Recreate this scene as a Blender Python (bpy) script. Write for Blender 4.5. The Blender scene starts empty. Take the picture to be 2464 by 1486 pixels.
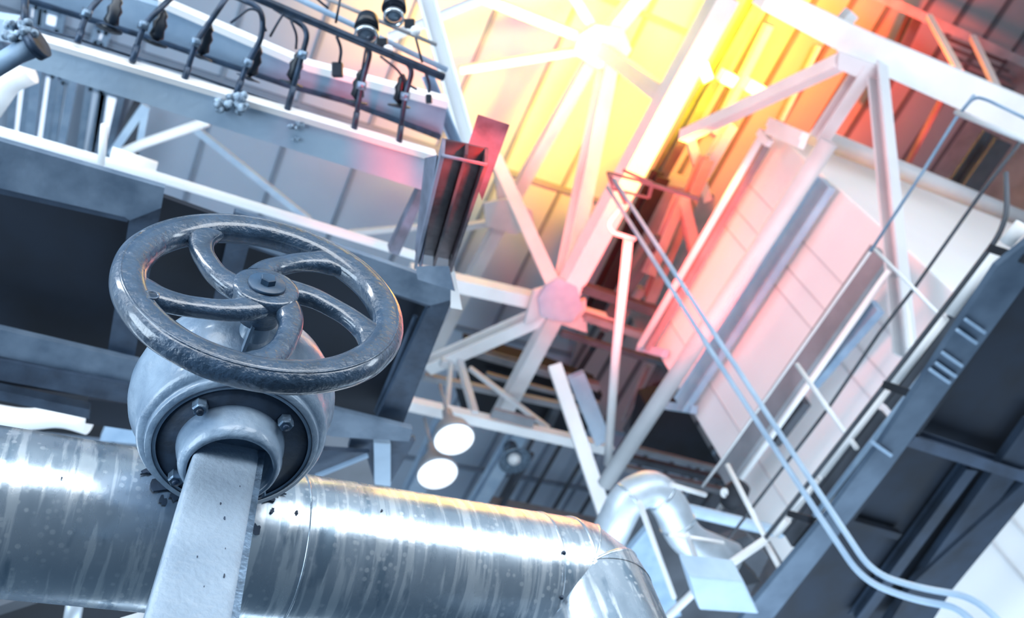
import bpy, math, random
from mathutils import Vector, Matrix
random.seed(7)
S = bpy.context.scene
COL = S.collection
V = Vector
# ---------------------------------------------------------------- camera (stands in the hall, looking steeply up)
F = 2300.0
XW = V((0.88761127, 0.22756138, 0.40045232))      # world X seen in the camera frame (x right, y down, z forward)
YW = V((-0.402777, 0.8052218, 0.43518794))
ZW = V((-0.22342096, -0.5475707, 0.80638043))
def to_world(c): return V((XW.dot(c), YW.dot(c), ZW.dot(c)))
RIGHT, UP, BACK = to_world(V((1, 0, 0))), to_world(V((0, -1, 0))), to_world(V((0, 0, -1)))
FWD = -BACK
cam_d = bpy.data.cameras.new('camera'); cam = bpy.data.objects.new('camera', cam_d); COL.objects.link(cam)
M = Matrix.Identity(4)
for i in range(3):
    M[i][0], M[i][1], M[i][2] = RIGHT[i], UP[i], BACK[i]
cam.matrix_world = M
cam_d.sensor_width = 36.0; cam_d.lens = F * 36.0 / 2464.0
cam_d.clip_start = 0.02; cam_d.clip_end = 200
cam_d.dof.use_dof = True; cam_d.dof.focus_distance = 1.14; cam_d.dof.aperture_fstop = 6.3
S.camera = cam
# ---------------------------------------------------------------- world, exposure, lights
S.view_settings.view_transform = 'Standard'; S.view_settings.look = 'None'
S.view_settings.exposure = 0.0; S.view_settings.gamma = 1.0
S.view_settings.use_curve_mapping = False
w = bpy.data.worlds.new('hall_daylight'); S.world = w; w.use_nodes = True
nt = w.node_tree; nt.nodes.clear()
out = nt.nodes.new('ShaderNodeOutputWorld'); bg = nt.nodes.new('ShaderNodeBackground')
tc = nt.nodes.new('ShaderNodeTexCoord'); sp = nt.nodes.new('ShaderNodeSeparateXYZ'); cr = nt.nodes.new('ShaderNodeValToRGB')
mp = nt.nodes.new('ShaderNodeMapRange'); mp.inputs[1].default_value = -1; mp.inputs[2].default_value = 1
nt.links.new(tc.outputs['Generated'], sp.inputs[0]); nt.links.new(sp.outputs['Z'], mp.inputs[0])
nt.links.new(mp.outputs[0], cr.inputs[0]); nt.links.new(cr.outputs[0], bg.inputs[0]); nt.links.new(bg.outputs[0], out.inputs[0])
e = cr.color_ramp.elements
e[0].position = 0.0; e[0].color = (0.07, 0.12, 0.18, 1)
e[1].position = 1.0; e[1].color = (0.66, 0.84, 1.0, 1)
k = cr.color_ramp.elements.new(0.46); k.color = (0.16, 0.24, 0.33, 1)
k = cr.color_ramp.elements.new(0.56); k.color = (0.56, 0.74, 0.92, 1)
bg.inputs[1].default_value = 0.75

def area(name, loc, target, sx, sy, power, color):
    d = bpy.data.lights.new(name, 'AREA'); d.shape = 'RECTANGLE'; d.size = sx; d.size_y = sy; d.energy = power; d.color = color
    o = bpy.data.objects.new(name, d); COL.objects.link(o); o.location = loc
    o.rotation_euler = (V(target) - V(loc)).to_track_quat('-Z', 'Y').to_euler(); return o
def point(name, loc, r, power, color):
    d = bpy.data.lights.new(name, 'POINT'); d.shadow_soft_size = r; d.energy = power; d.color = color
    o = bpy.data.objects.new(name, d); COL.objects.link(o); o.location = loc; return o

def P_(px, py): return to_world(V(((px - 1232) / F, (py - 743) / F, 1.0)))
def at(px, py, d): return P_(px, py) * d
def onZ(px, py, z): r = P_(px, py); return r * (z / r.z)
def onY(px, py, y): r = P_(px, py); return r * (y / r.y)
def onX(px, py, x): r = P_(px, py); return r * (x / r.x)
def dep(p): return p.dot(FWD)
def m_(px, p): return px * dep(p) / F          # pixels -> metres at point p

def spot(name, loc, target, cone, power, color, r=0.3):
    d = bpy.data.lights.new(name, 'SPOT'); d.spot_size = math.radians(cone); d.spot_blend = 1.0; d.energy = power; d.color = color; d.shadow_soft_size = r
    o = bpy.data.objects.new(name, d); COL.objects.link(o); o.location = loc
    o.rotation_euler = (V(target) - V(loc)).to_track_quat('-Z', 'Y').to_euler(); return o
def up_spot(name, px, py, z, power, color, cone=112): p = onZ(px, py, z); return spot(name, p, p + V((0, 0, 1)), cone, power, color)
area('hall_window_light', (0.2, -4.6, 1.75), (0.3, 0.9, 1.03), 9.0, 2.4, 540, (0.93, 0.97, 1.0))
area('wheel_glint_fill', (-2.6, -1.2, 3.6), (0.2, 0.7, 1.0), 2.2, 0.4, 90, (0.90, 0.96, 1.0))  # added area light, no window there, for glints on the handwheel
area('duct_end_fill', (7.5, -4.0, 2.5), (7.5, 3.0, 8.0), 4, 3, 420, (0.80, 0.91, 1.0))  # unseen light added to brighten the near end of the duct
area('roof_fill_left', (-5.0, 0.5, 1.2), (1.5, 4, 11), 4, 4, 560, (0.70, 0.86, 1.0))  # added area light that lifts the left part of the roof
area('roof_fill_floor', (3.4, 5.5, 0.6), (3.6, 5.5, 9), 6, 6, 560, (0.70, 0.86, 1.0))  # added upward light below the view, brightens roof and duct
up_spot('yellow_roof_fill', 1790, 150, 9.2, 6500, (1.0, 0.70, 0.01), 112)  # added unseen spot, puts the yellow glow on the right roof
up_spot('orange_beam_fill', 1960, 60, 5.2, 170, (1.0, 0.50, 0.28), 90)  # unseen orange spot added under the wide beam
up_spot('yellow_brace_fill', 1800, 270, 5.2, 130, (1.0, 0.74, 0.25), 70)  # added spot without a fixture, yellows the long brace
up_spot('yellow_truss_fill', 1560, 90, 8.0, 900, (1.0, 0.66, 0.05), 80)  # unseen spot added to yellow the truss from below
up_spot('orange_roof_fill', 1720, 440, 7.6, 2600, (1.0, 0.13, 0.01), 84)  # added orange spot, no fixture here, tints the middle roof
up_spot('orange_side_fill', 1960, 200, 9.0, 3000, (1.0, 0.19, 0.02))  # unseen spot added for the orange side of the glow
up_spot('red_roof_fill', 2230, 300, 8.8, 4200, (1.0, 0.07, 0.02))  # added unseen spot that reddens the far right roof
up_spot('red_wall_fill', 1340, 330, 9.4, 800, (1.0, 0.36, 0.30), 88)  # unseen pinkish spot added for the roof left of the glow
spot('red_core_fill', onZ(1440, 620, 5.2), onZ(1620, 590, 9.6), 46, 4200, (1.0, 0.04, 0.012))  # added unseen spot that reddens the centre machinery
spot('red_duct_fill', at(1500, 260, 5.2), onX(1900, 560, 5.7), 70, 420, (1.0, 0.16, 0.07))  # unseen spot added to redden the duct face
spot('red_column_fill', at(1400, 430, 1.75), at(1150, 400, 2.2), 30, 170, (1.0, 0.05, 0.03), 0.06)  # added narrow spot, no real lamp, reddens the open column

# ---------------------------------------------------------------- materials
def lin(c):
    return tuple(((x / 255) / 12.92 if x / 255 <= 0.04045 else ((x / 255 + 0.055) / 1.055) ** 2.4) for x in c)
def mat(name, rgb, rough=0.5, metal=0.0, var=0.18, scale=6.0, bump=0.0, bscale=60.0, coat=0.0, rgb2=None, stretch=(1, 1, 1), emit=0.0):
    m = bpy.data.materials.new(name); m.use_nodes = True; n = m.node_tree; b = n.nodes['Principled BSDF']
    b.inputs['Roughness'].default_value = rough; b.inputs['Metallic'].default_value = metal
    if coat: b.inputs['Coat Weight'].default_value = coat; b.inputs['Coat Roughness'].default_value = 0.12
    t = n.nodes.new('ShaderNodeTexCoord'); mpn = n.nodes.new('ShaderNodeMapping'); mpn.inputs['Scale'].default_value = stretch
    n.links.new(t.outputs['Object'], mpn.inputs[0])
    no = n.nodes.new('ShaderNodeTexNoise'); no.inputs['Scale'].default_value = scale; no.inputs['Detail'].default_value = 8
    n.links.new(mpn.outputs[0], no.inputs[0])
    r = n.nodes.new('ShaderNodeValToRGB'); n.links.new(no.outputs[0], r.inputs[0])
    c = lin(rgb); c2 = lin(rgb2) if rgb2 else tuple(x * (1 - var * 2) for x in c)
    r.color_ramp.elements[0].position = 0.32; r.color_ramp.elements[0].color = (*c2, 1)
    r.color_ramp.elements[1].position = 0.62; r.color_ramp.elements[1].color = (*c, 1)
    n.links.new(r.outputs[0], b.inputs['Base Color'])
    if bump:
        nb = n.nodes.new('ShaderNodeTexNoise'); nb.inputs['Scale'].default_value = bscale; nb.inputs['Detail'].default_value = 6
        n.links.new(t.outputs['Object'], nb.inputs[0])
        bu = n.nodes.new('ShaderNodeBump'); bu.inputs['Strength'].default_value = bump; bu.inputs['Distance'].default_value = 0.004
        n.links.new(nb.outputs[0], bu.inputs['Height']); n.links.new(bu.outputs[0], b.inputs['Normal'])
    if emit:
        b.inputs['Emission Color'].default_value = (*c, 1); b.inputs['Emission Strength'].default_value = emit
    return m
WHEEL = mat('glossy_dark_paint', (56, 78, 102), 0.20, 0.0, 0.2, 30, 0.9, 110, coat=1.0)
WNUT = mat('dark_nut_paint', (52, 78, 104), 0.4, 0.0, 0.2, 40, 0.2, 90)
VALVE = mat('pale_valve_paint', (142, 164, 186), 0.36, 0.0, 0.10, 16, 0.6, 70, coat=0.4, rgb2=(98, 122, 148))
GASKET = mat('dark_gasket', (46, 66, 90), 0.6, 0, 0.3, 30, 0.3, 80)
BOLT = mat('worn_bolt', (120, 145, 170), 0.35, 0.5, 0.3, 60, 0.4, 150)
POST = mat('pale_post_paint', (146, 164, 182), 0.36, 0.0, 0.06, 10, 0.5, 130, coat=0.35, rgb2=(128, 147, 166))
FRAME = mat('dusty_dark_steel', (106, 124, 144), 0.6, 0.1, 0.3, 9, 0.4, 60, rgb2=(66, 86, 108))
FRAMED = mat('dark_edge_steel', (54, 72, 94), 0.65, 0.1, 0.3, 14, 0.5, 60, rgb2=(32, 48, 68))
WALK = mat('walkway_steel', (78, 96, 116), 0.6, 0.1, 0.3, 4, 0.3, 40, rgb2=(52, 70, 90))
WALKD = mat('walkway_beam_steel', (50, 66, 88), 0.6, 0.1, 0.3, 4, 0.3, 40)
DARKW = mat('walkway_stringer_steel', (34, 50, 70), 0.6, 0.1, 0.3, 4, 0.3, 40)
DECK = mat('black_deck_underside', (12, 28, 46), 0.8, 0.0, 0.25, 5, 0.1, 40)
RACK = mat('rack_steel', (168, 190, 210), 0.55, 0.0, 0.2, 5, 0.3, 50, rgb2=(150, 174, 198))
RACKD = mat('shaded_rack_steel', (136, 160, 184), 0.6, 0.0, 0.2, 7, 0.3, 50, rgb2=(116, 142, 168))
HOOK = mat('dark_tube', (44, 64, 88), 0.45, 0.3, 0.3, 30, 0.3, 90)
CABLE = mat('dark_cable', (40, 56, 76), 0.5, 0.0, 0.2, 30)
INSUL = mat('black_insulator', (10, 26, 42), 0.4, 0.0, 0.2, 30)
CHROME = mat('silver_ring', (205, 218, 230), 0.22, 0.8, 0.15, 30)
GLASSY = mat('lamp_glass', (120, 140, 160), 0.15, 0.2, 0.3, 20)
RUST = mat('crusted_lump', (150, 172, 192), 0.9, 0.0, 0.3, 60, 1.0, 60, rgb2=(50, 66, 84))
WHITE = mat('white_steel', (230, 232, 235), 0.5, 0.0, 0.06, 2)
WHITE2 = mat('pale_steel', (204, 207, 212), 0.5, 0.0, 0.08, 2)
MIDST = mat('grey_blue_steel', (138, 142, 150), 0.5, 0.1, 0.15, 3)
DARKST = mat('dark_blue_steel', (76, 82, 92), 0.6, 0.1, 0.2, 3)
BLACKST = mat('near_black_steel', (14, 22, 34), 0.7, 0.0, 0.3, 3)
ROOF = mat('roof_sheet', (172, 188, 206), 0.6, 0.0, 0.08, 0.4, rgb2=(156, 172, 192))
ROOFD = mat('darker_roof_sheet', (138, 142, 148), 0.6, 0.0, 0.08, 0.5)  # darker grey sheet used over the right part of the roof
SEAMD = mat('darker_roof_seam', (84, 88, 96), 0.7, 0.0, 0.1, 2)  # seam grey that goes with the darker roof sheet
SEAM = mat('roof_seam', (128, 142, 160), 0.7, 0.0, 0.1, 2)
DUCT = mat('white_duct_sheet', (232, 235, 238), 0.5, 0.0, 0.04, 0.8)
DSEAM = mat('duct_seam', (205, 208, 213), 0.5, 0.0, 0.04, 2)
COLU = mat('grimy_column_steel', (84, 72, 78), 0.5, 0.3, 0.4, 12, 0.5, 40, rgb2=(30, 34, 48))
COLF = mat('column_flange', (112, 120, 140), 0.5, 0.2, 0.3, 12, 0.5, 40)
INSP = mat('insulation_jacket', (196, 208, 220), 0.42, 0.45, 0.15, 6, 0.2, 30)
LAMP = mat('lamp_lens', (236, 245, 255), 0.5, emit=1.3)
PANE = mat('skylight_pane', (226, 240, 255), 0.5, emit=1.05, var=0.02)
PANE2 = mat('hazy_skylight_pane', (182, 202, 222), 0.5, emit=0.45, var=0.02)
CONC = mat('pale_wall_plaster', (188, 206, 222), 0.8, 0.0, 0.15, 1.2)
RED = mat('bolt_red_paint', (190, 60, 50), 0.5)

def galv():
    m = bpy.data.materials.new('galvanised_cladding'); m.use_nodes = True; n = m.node_tree; b = n.nodes['Principled BSDF']
    t = n.nodes.new('ShaderNodeTexCoord')
    def noise(scale, st, det=8):
        mm = n.nodes.new('ShaderNodeMapping'); mm.inputs['Scale'].default_value = st; n.links.new(t.outputs['Object'], mm.inputs[0])
        o = n.nodes.new('ShaderNodeTexNoise'); o.inputs['Scale'].default_value = scale; o.inputs['Detail'].default_value = det
        n.links.new(mm.outputs[0], o.inputs[0]); return o.outputs[0]
    def ramp(src, a, ca, b_, cb):
        r = n.nodes.new('ShaderNodeValToRGB'); r.color_ramp.elements[0].position = a; r.color_ramp.elements[1].position = b_
        r.color_ramp.elements[0].color = ca; r.color_ramp.elements[1].color = cb; n.links.new(src, r.inputs[0]); return r.outputs[0]
    def mix(f, a, b_, mode='MIX'):
        x = n.nodes.new('ShaderNodeMix'); x.data_type = 'RGBA'; x.blend_type = mode
        if isinstance(f, float): x.inputs[0].default_value = f
        else: n.links.new(f, x.inputs[0])
        for s, i in ((a, 6), (b_, 7)):
            if isinstance(s, tuple): x.inputs[i].default_value = s
            else: n.links.new(s, x.inputs[i])
        return x.outputs[2]
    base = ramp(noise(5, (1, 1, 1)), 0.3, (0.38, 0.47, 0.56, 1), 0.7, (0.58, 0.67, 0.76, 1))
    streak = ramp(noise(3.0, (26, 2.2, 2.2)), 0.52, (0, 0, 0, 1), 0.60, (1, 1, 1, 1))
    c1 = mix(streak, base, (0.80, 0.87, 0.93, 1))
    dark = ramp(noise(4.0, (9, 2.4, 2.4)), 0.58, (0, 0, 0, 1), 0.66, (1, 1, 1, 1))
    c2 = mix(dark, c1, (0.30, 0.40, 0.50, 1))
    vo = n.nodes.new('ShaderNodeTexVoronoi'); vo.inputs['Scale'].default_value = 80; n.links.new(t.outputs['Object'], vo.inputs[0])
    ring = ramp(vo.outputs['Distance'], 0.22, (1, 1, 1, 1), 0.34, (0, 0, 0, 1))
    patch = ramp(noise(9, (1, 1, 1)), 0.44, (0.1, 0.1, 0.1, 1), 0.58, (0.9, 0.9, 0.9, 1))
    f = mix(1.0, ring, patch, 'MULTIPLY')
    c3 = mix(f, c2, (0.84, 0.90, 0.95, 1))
    n.links.new(c3, b.inputs['Base Color'])
    b.inputs['Metallic'].default_value = 0.8
    rr = ramp(noise(14, (3, 1, 1)), 0.3, (0.20, 0.20, 0.20, 1), 0.7, (0.34, 0.34, 0.34, 1)); n.links.new(rr, b.inputs['Roughness'])
    bu = n.nodes.new('ShaderNodeBump'); bu.inputs['Strength'].default_value = 0.12; bu.inputs['Distance'].default_value = 0.003
    n.links.new(noise(40, (1, 1, 1)), bu.inputs['Height']); n.links.new(bu.outputs[0], b.inputs['Normal'])
    return m
GALV = galv()

# ---------------------------------------------------------------- mesh helpers
GS = 1.0
class MB:
    def __init__(s): s.v = []; s.f = []; s.sm = []; s.mi = []
    def add(s, vs, fs, smooth=False, mi=0):
        b = len(s.v); s.v += [V(x) for x in vs]
        for f in fs: s.f.append([i + b for i in f]); s.sm.append(smooth); s.mi.append(mi)
        return s
    def box(s, c, ax, ay, az, mi=0):
        vs = [c + sx * ax + sy * ay + sz * az for sx in (-1, 1) for sy in (-1, 1) for sz in (-1, 1)]
        return s.add(vs, [(0, 1, 3, 2), (4, 6, 7, 5), (0, 4, 5, 1), (2, 3, 7, 6), (0, 2, 6, 4), (1, 5, 7, 3)], False, mi)
    def bar(s, p0, p1, w, h, up=(0, 0, 1), off=(0, 0), mi=0):      # off: shift in (side, up)
        p0, p1 = V(p0), V(p1); d = (p1 - p0); L = d.length; d.normalize(); up = V(up)
        if abs(d.dot(up)) > 0.98: up = V((1, 0, 0))
        sd = d.cross(up).normalized(); u = sd.cross(d).normalized()
        c = (p0 + p1) / 2 + sd * off[0] + u * off[1]
        return s.box(c, d * L / 2, sd * w / 2, u * h / 2, mi)
    def ibeam(s, p0, p1, w, h, t, up=(0, 0, 1)):
        s.bar(p0, p1, w, t, up, (0, h / 2 - t / 2)); s.bar(p0, p1, w, t, up, (0, -h / 2 + t / 2)); return s.bar(p0, p1, t, h - 2 * t, up)
    def angle(s, p0, p1, w, t, up=(0, 0, 1), sg=1):
        s.bar(p0, p1, w, t, up, (0, -w / 2 + t / 2)); return s.bar(p0, p1, t, w - t, up, (sg * (w / 2 - t / 2), t / 2))
    def channel(s, p0, p1, w, h, t, up=(0, 0, 1), sg=1):
        s.bar(p0, p1, t, h, up, (sg * (w / 2 - t / 2), 0)); s.bar(p0, p1, w - t, t, up, (-sg * t / 2, h / 2 - t / 2)); return s.bar(p0, p1, w - t, t, up, (-sg * t / 2, -h / 2 + t / 2))
    def prism(s, pts, d, mi=0):
        n = len(pts); d = V(d); vs = [V(p) for p in pts] + [V(p) + d for p in pts]
        fs = [tuple(range(n))[::-1], tuple(range(n, 2 * n))] + [(i, (i + 1) % n, n + (i + 1) % n, n + i) for i in range(n)]
        return s.add(vs, fs, False, mi)
    def tube(s, pts, r, seg=16, cap=True, flat=None, mi=0):
        pts = [V(p) for p in pts]; n = len(pts)
        rs = r if isinstance(r, (list, tuple)) else [r] * n
        T = [(pts[min(i + 1, n - 1)] - pts[max(i - 1, 0)]).normalized() for i in range(n)]
        a = V((0, 0, 1)) if abs(T[0].z) < 0.9 else V((1, 0, 0)); u = (a - T[0] * a.dot(T[0])).normalized()
        vs = []
        for i in range(n):
            u = (u - T[i] * u.dot(T[i])).normalized(); q = T[i].cross(u)
            for k in range(seg):
                an = 2 * math.pi * k / seg; vs.append(pts[i] + (u * math.cos(an) + q * math.sin(an)) * rs[i])
        fs = [(i * seg + k, i * seg + (k + 1) % seg, (i + 1) * seg + (k + 1) % seg, (i + 1) * seg + k) for i in range(n - 1) for k in range(seg)]
        s.add(vs, fs, True, mi)
        if cap:
            b = len(s.v) - n * seg
            s.f.append([b + k for k in range(seg)][::-1]); s.sm.append(False); s.mi.append(mi)
            s.f.append([b + (n - 1) * seg + k for k in range(seg)]); s.sm.append(False); s.mi.append(mi)
        return s
    def lathe(s, prof, o, ax, seg=48, smooth=True, mi=0, a0=0.0, cap=True):
        o, ax = V(o), V(ax).normalized(); a = V((0, 0, 1)) if abs(ax.z) < 0.9 else V((1, 0, 0))
        u = (a - ax * a.dot(ax)).normalized(); q = ax.cross(u); n = len(prof); vs = []
        for r, h in prof:
            for k in range(seg):
                an = a0 + 2 * math.pi * k / seg; vs.append(o + ax * h + (u * math.cos(an) + q * math.sin(an)) * max(r, 1e-5))
        fs = [(i * seg + k, i * seg + (k + 1) % seg, (i + 1) * seg + (k + 1) % seg, (i + 1) * seg + k) for i in range(n - 1) for k in range(seg)]
        s.add(vs, fs, smooth, mi)
        b = len(s.v) - n * seg
        for row, rev in ((0, True), (n - 1, False)):
            if cap and prof[row][0] > 1e-4:
                f = [b + row * seg + k for k in range(seg)]; s.f.append(f[::-1] if rev else f); s.sm.append(False); s.mi.append(mi)
        return s
    def build(s, name, mats, parent=None, bevel=0.0, subsurf=0):
        me = bpy.data.meshes.new(name)
        if GS != 1.0: s.v = [p * GS for p in s.v]
        o3 = V((0, 0, 0))
        if parent is None and s.v:
            lo = V([min(p[i] for p in s.v) for i in range(3)]); hi = V([max(p[i] for p in s.v) for i in range(3)]); o3 = (lo + hi) / 2
        elif parent is not None: o3 = V(parent.get('_o', (0, 0, 0)))
        me.from_pydata([tuple(p - o3) for p in s.v], [], s.f); me.update()
        for p, sm, mi in zip(me.polygons, s.sm, s.mi): p.use_smooth = sm; p.material_index = mi
        for mm in (mats if isinstance(mats, (list, tuple)) else [mats]): me.materials.append(mm)
        o = bpy.data.objects.new(name, me); COL.objects.link(o)
        if parent is None: o.location = o3
        else: o.parent = parent
        if parent is not None: o['_o'] = tuple(o3)
        if bevel:
            b = o.modifiers.new('bevel', 'BEVEL'); b.width = bevel; b.segments = 3; b.limit_method = 'ANGLE'
        if subsurf:
            b = o.modifiers.new('subsurf', 'SUBSURF'); b.levels = subsurf; b.render_levels = subsurf
        return o
def thing(name, label, cat, loc, group=None):
    o = bpy.data.objects.new(name, None); COL.objects.link(o); o.location = loc; o['_o'] = tuple(loc)
    o['label'] = label; o['category'] = cat
    if group: o['group'] = group
    return o
def tag(o, label, cat, group=None):
    o['label'] = label; o['category'] = cat
    if group: o['group'] = group
    return o
def struct(o): o['kind'] = 'structure'; return o
def arc_path(pts, rad, n=8):                      # polyline with rounded corners
    pts = [V(p) for p in pts]; out = [pts[0]]
    for i in range(1, len(pts) - 1):
        a, b, c = pts[i - 1], pts[i], pts[i + 1]; d0 = (a - b); d1 = (c - b)
        L = min(rad, d0.length * 0.48, d1.length * 0.48); s0 = b + d0.normalized() * L; s1 = b + d1.normalized() * L
        for k in range(n + 1):
            t = k / n; out.append(s0.lerp(b, t).lerp(b.lerp(s1, t), t))
    out.append(pts[-1]); return out
def rod(name, pts, px, mt, label, cat, group=None, parent=None, bend=0.0, seg=12):   # round bar through points, px thick
    pts = [V(p) for p in pts]; mid = pts[len(pts) // 2]
    r = m_(px, (pts[0] + pts[-1]) / 2) / 2
    if bend: pts = arc_path(pts, bend)
    o = MB().tube(pts, r, seg).build(name, mt, parent)
    return tag(o, label, cat, group) if label else o
def squ(name, p0, p1, px, mt, label=None, cat=None, group=None, parent=None, up=(0, 0, 1), kind='box', h=None):
    s_ = m_(px, (p0 + p1) / 2) / 1.15; hh = (m_(h, (p0 + p1) / 2) if h else s_); mb = MB()
    if kind == 'box': mb.bar(p0, p1, s_, hh, up)
    elif kind == 'i': mb.ibeam(p0, p1, s_, hh, s_ * 0.14, up)
    elif kind == 'l': mb.angle(p0, p1, s_, s_ * 0.16, up)
    elif kind == 'c': mb.channel(p0, p1, s_, hh, s_ * 0.14, up)
    o = mb.build(name, mt, parent)
    return tag(o, label, cat, group) if label else o
def slab(name, poly, z, th, mt, label=None, cat=None, parent=None, bevel=0.0, group=None):
    o = MB().prism([onZ(x, y, z) for x, y in poly], (0, 0, th)).build(name, mt, parent, bevel)
    return tag(o, label, cat, group) if label else o

# ================================================================ SETTING
ZR = 13.0
mb = MB(); mb.box(V((4, 8, ZR + 0.1)), V((12, 0, 0)), V((0, 14, 0)), V((0, 0, 0.1)))
for i in range(22): mb.bar((-7.5 + i * 1.06, -5.8, ZR - 0.02), (-7.5 + i * 1.06, 21.8, ZR - 0.02), 0.06, 0.06, mi=1)
for j in range(9): mb.bar((-7.8, -4 + j * 2.9, ZR - 0.03), (15.8, -4 + j * 2.9, ZR - 0.03), 0.07, 0.08, mi=1)
struct(mb.build('ceiling', [ROOF, SEAM]))
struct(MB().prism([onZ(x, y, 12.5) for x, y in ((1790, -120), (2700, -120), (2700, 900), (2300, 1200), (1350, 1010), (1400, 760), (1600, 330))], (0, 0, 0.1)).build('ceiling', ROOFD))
mb = MB()
for i in range(8):
    a, b = (1900 + i * 95, -60), (1500 + i * 95, 640)
    mb.bar(onZ(*a, 12.47), V((onZ(*a, 12.47).x, 16, 12.47)), 0.06, 0.06)
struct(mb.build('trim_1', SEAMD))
mb = MB(); mb.box(V((4, 22.1, 5)), V((12, 0, 0)), V((0, 0.1, 0)), V((0, 0, 8)))
struct(mb.build('wall_back', CONC))
mb = MB(); mb.box(V((12.1, 8, 6)), V((0.1, 0, 0)), V((0, 14, 0)), V((0, 0, 7)))
struct(mb.build('wall_right', MIDST))
# skylight strips in the roof at the left
sky = [([(37, 196), (72, 186), (50, 360), (22, 352)], PANE), ([(104, 168), (133, 178), (106, 375), (76, 368)], PANE),
       ([(216, 205), (248, 215), (214, 390), (190, 384)], PANE2), ([(252, 215), (292, 228), (252, 400), (226, 394)], PANE),
       ([(68, 4), (94, 12), (90, 56), (64, 48)], PANE), ([(106, 18), (150, 30), (142, 76), (100, 64)], PANE),
       ([(-14, 120), (10, 110), (-8, 240), (-30, 230)], PANE), ([(236, 66), (262, 74), (248, 108), (226, 100)], PANE),
       ([(150, 190), (172, 196), (146, 372), (124, 366)], PANE2)]
for i, (q, mt) in enumerate(sky):
    o = MB().prism([onZ(x, y, ZR - 0.12) for x, y in q], (0, 0, 0.04)).build('window_%d' % (i + 1), mt); struct(o)
    fr = MB()
    P = [onZ(x, y, ZR - 0.14) for x, y in q]
    for a in range(4): fr.bar(P[a], P[(a + 1) % 4], 0.09, 0.14)
    f = fr.build('window_frame', RACKD, None); f.parent = o; f.location = f.location - o.location
# ================================================================ ROOF TRUSSES
ZL, ZU = 9.0, 11.55
def truss(name, label, chords, members, plates, rods_=(), loc=(0, 0, 0)):
    t = thing(name, label, 'truss', loc)
    for a, b, z0, z1, px, mt in chords: squ('chord', onZ(*a, z0), onZ(*b, z1), px, mt, parent=t, h=px * 0.8)
    for a, b, z0, z1, px, mt in members: squ('web_member', onZ(*a, z0), onZ(*b, z1), px, mt, parent=t, kind='c' if px > 24 else 'box')
    for poly, z, mt in plates: slab('gusset_plate', poly, z, 0.05, mt, parent=t)
    return t
t = truss('roof_truss', 'large white roof truss with star shaped joints running up from the centre of the hall',
    [((1745, -12), (1345, 735), ZL, ZL, 62, WHITE), ((1345, 735), (1205, 1000), ZL, ZL, 44, WHITE2),
     ((1555, -30), (1440, 112), ZU, ZU, 46, WHITE), ((1440, 112), (1212, 520), ZU, ZU, 34, WHITE2), ((1212, 520), (1030, 870), ZU, ZU, 34, WHITE2)],
    [((1440, 112), (1610, 240), ZU, ZL, 42, WHITE), ((1470, 130), (1352, 715), ZU, ZL, 44, WHITE), ((1195, 385), (1338, 700), ZU, ZL, 36, WHITE),
     ((1212, 530), (1195, 385), ZU, ZU, 20, WHITE2), ((1345, 740), (1030, 880), ZL, ZL + 0.6, 40, WHITE),
     ((1160, -5), (1420, 98), ZU, ZU, 26, WHITE), ((1106, 168), (1420, 118), ZU, ZU, 20, WHITE), ((1372, -20), (1440, 90), ZU, ZU, 26, WHITE),
     ((1120, 545), (1212, 530), ZU, ZU, 18, WHITE2), ((985, 655), (1345, 735), ZL + 0.2, ZL + 0.2, 40, WHITE), ((1345, 735), (1470, 770), ZL, ZL, 26, WHITE2)],
    [([(1395, 85), (1435, 60), (1500, 70), (1520, 120), (1490, 165), (1440, 165), (1380, 130)], ZU - 0.2, WHITE),
     ([(1165, 490), (1215, 480), (1280, 505), (1285, 540), (1240, 565), (1170, 545)], ZU - 0.2, WHITE2),
     ([(1312, 690), (1345, 670), (1388, 690), (1402, 742), (1375, 775), (1330, 770), (1300, 760), (1295, 720)], ZL - 0.12, RACK), ([(1340, 745), (1410, 720), (1412, 800), (1350, 780)], ZL - 0.05, WHITE2), ([(1285, 700), (1320, 690), (1310, 760), (1262, 780)], ZL - 0.05, WHITE2)], loc=tuple(onZ(1345, 735, ZL)))
t = truss('cross_truss', 'pale truss standing beyond the lower star joint above the two round lamps',
    [((960, 965), (1470, 1080), 8.2, 8.2, 30, WHITE), ((1020, 905), (1400, 985), 9.6, 9.6, 18, MIDST)],
    [((1105, 865), (1142, 995), 9.4, 8.2, 18, WHITE2), ((1085, 870), (1075, 985), 9.4, 8.3, 11, WHITE2), ((1130, 885), (1320, 1030), 9.3, 8.4, 12, WHITE2),
     ((1060, 870), (1110, 880), 9.4, 9.4, 22, WHITE2)],
    [([(1190, 985), (1290, 1010), (1280, 1030), (1180, 1004)], 8.1, MIDST)], loc=tuple(onZ(1200, 1020, 8.2)))
squ('perforated_post', onZ(1018, -30, 5.2), onZ(1135, 385, 5.2), 46, WHITE, 'white perforated steel post slanting behind the right end of the pipe rack', 'post', up=(0, 1, 0), kind='c')
squ('roof_tie', onZ(935, 90, 7.5), onZ(1175, -10, 7.5), 22, WHITE, 'white tie bar crossing behind the perforated post at the top edge', 'beam')
squ('post_shadow_side', onZ(1030, 185, 3.4), onZ(1108, 372, 3.4), 34, RACKD, 'grey bar set as the shadow side of the white perforated post', 'post', up=(0, 1, 0), kind='c')  # shadow side of the perforated post, made as a separate darker bar
squ('crane_girder', onZ(1835, -25, 10.6), onZ(1560, 470, 10.6), 30, DARKST, 'dark girder running behind the broad white truss chord in the glow', 'beam', h=40, kind='i')
squ('crane_girder', onZ(1590, 420, 10.0), onZ(1420, 760, 10.0), 40, BLACKST, 'black girder between the star joint and the small caged platform', 'beam', h=40, kind='i')
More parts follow.
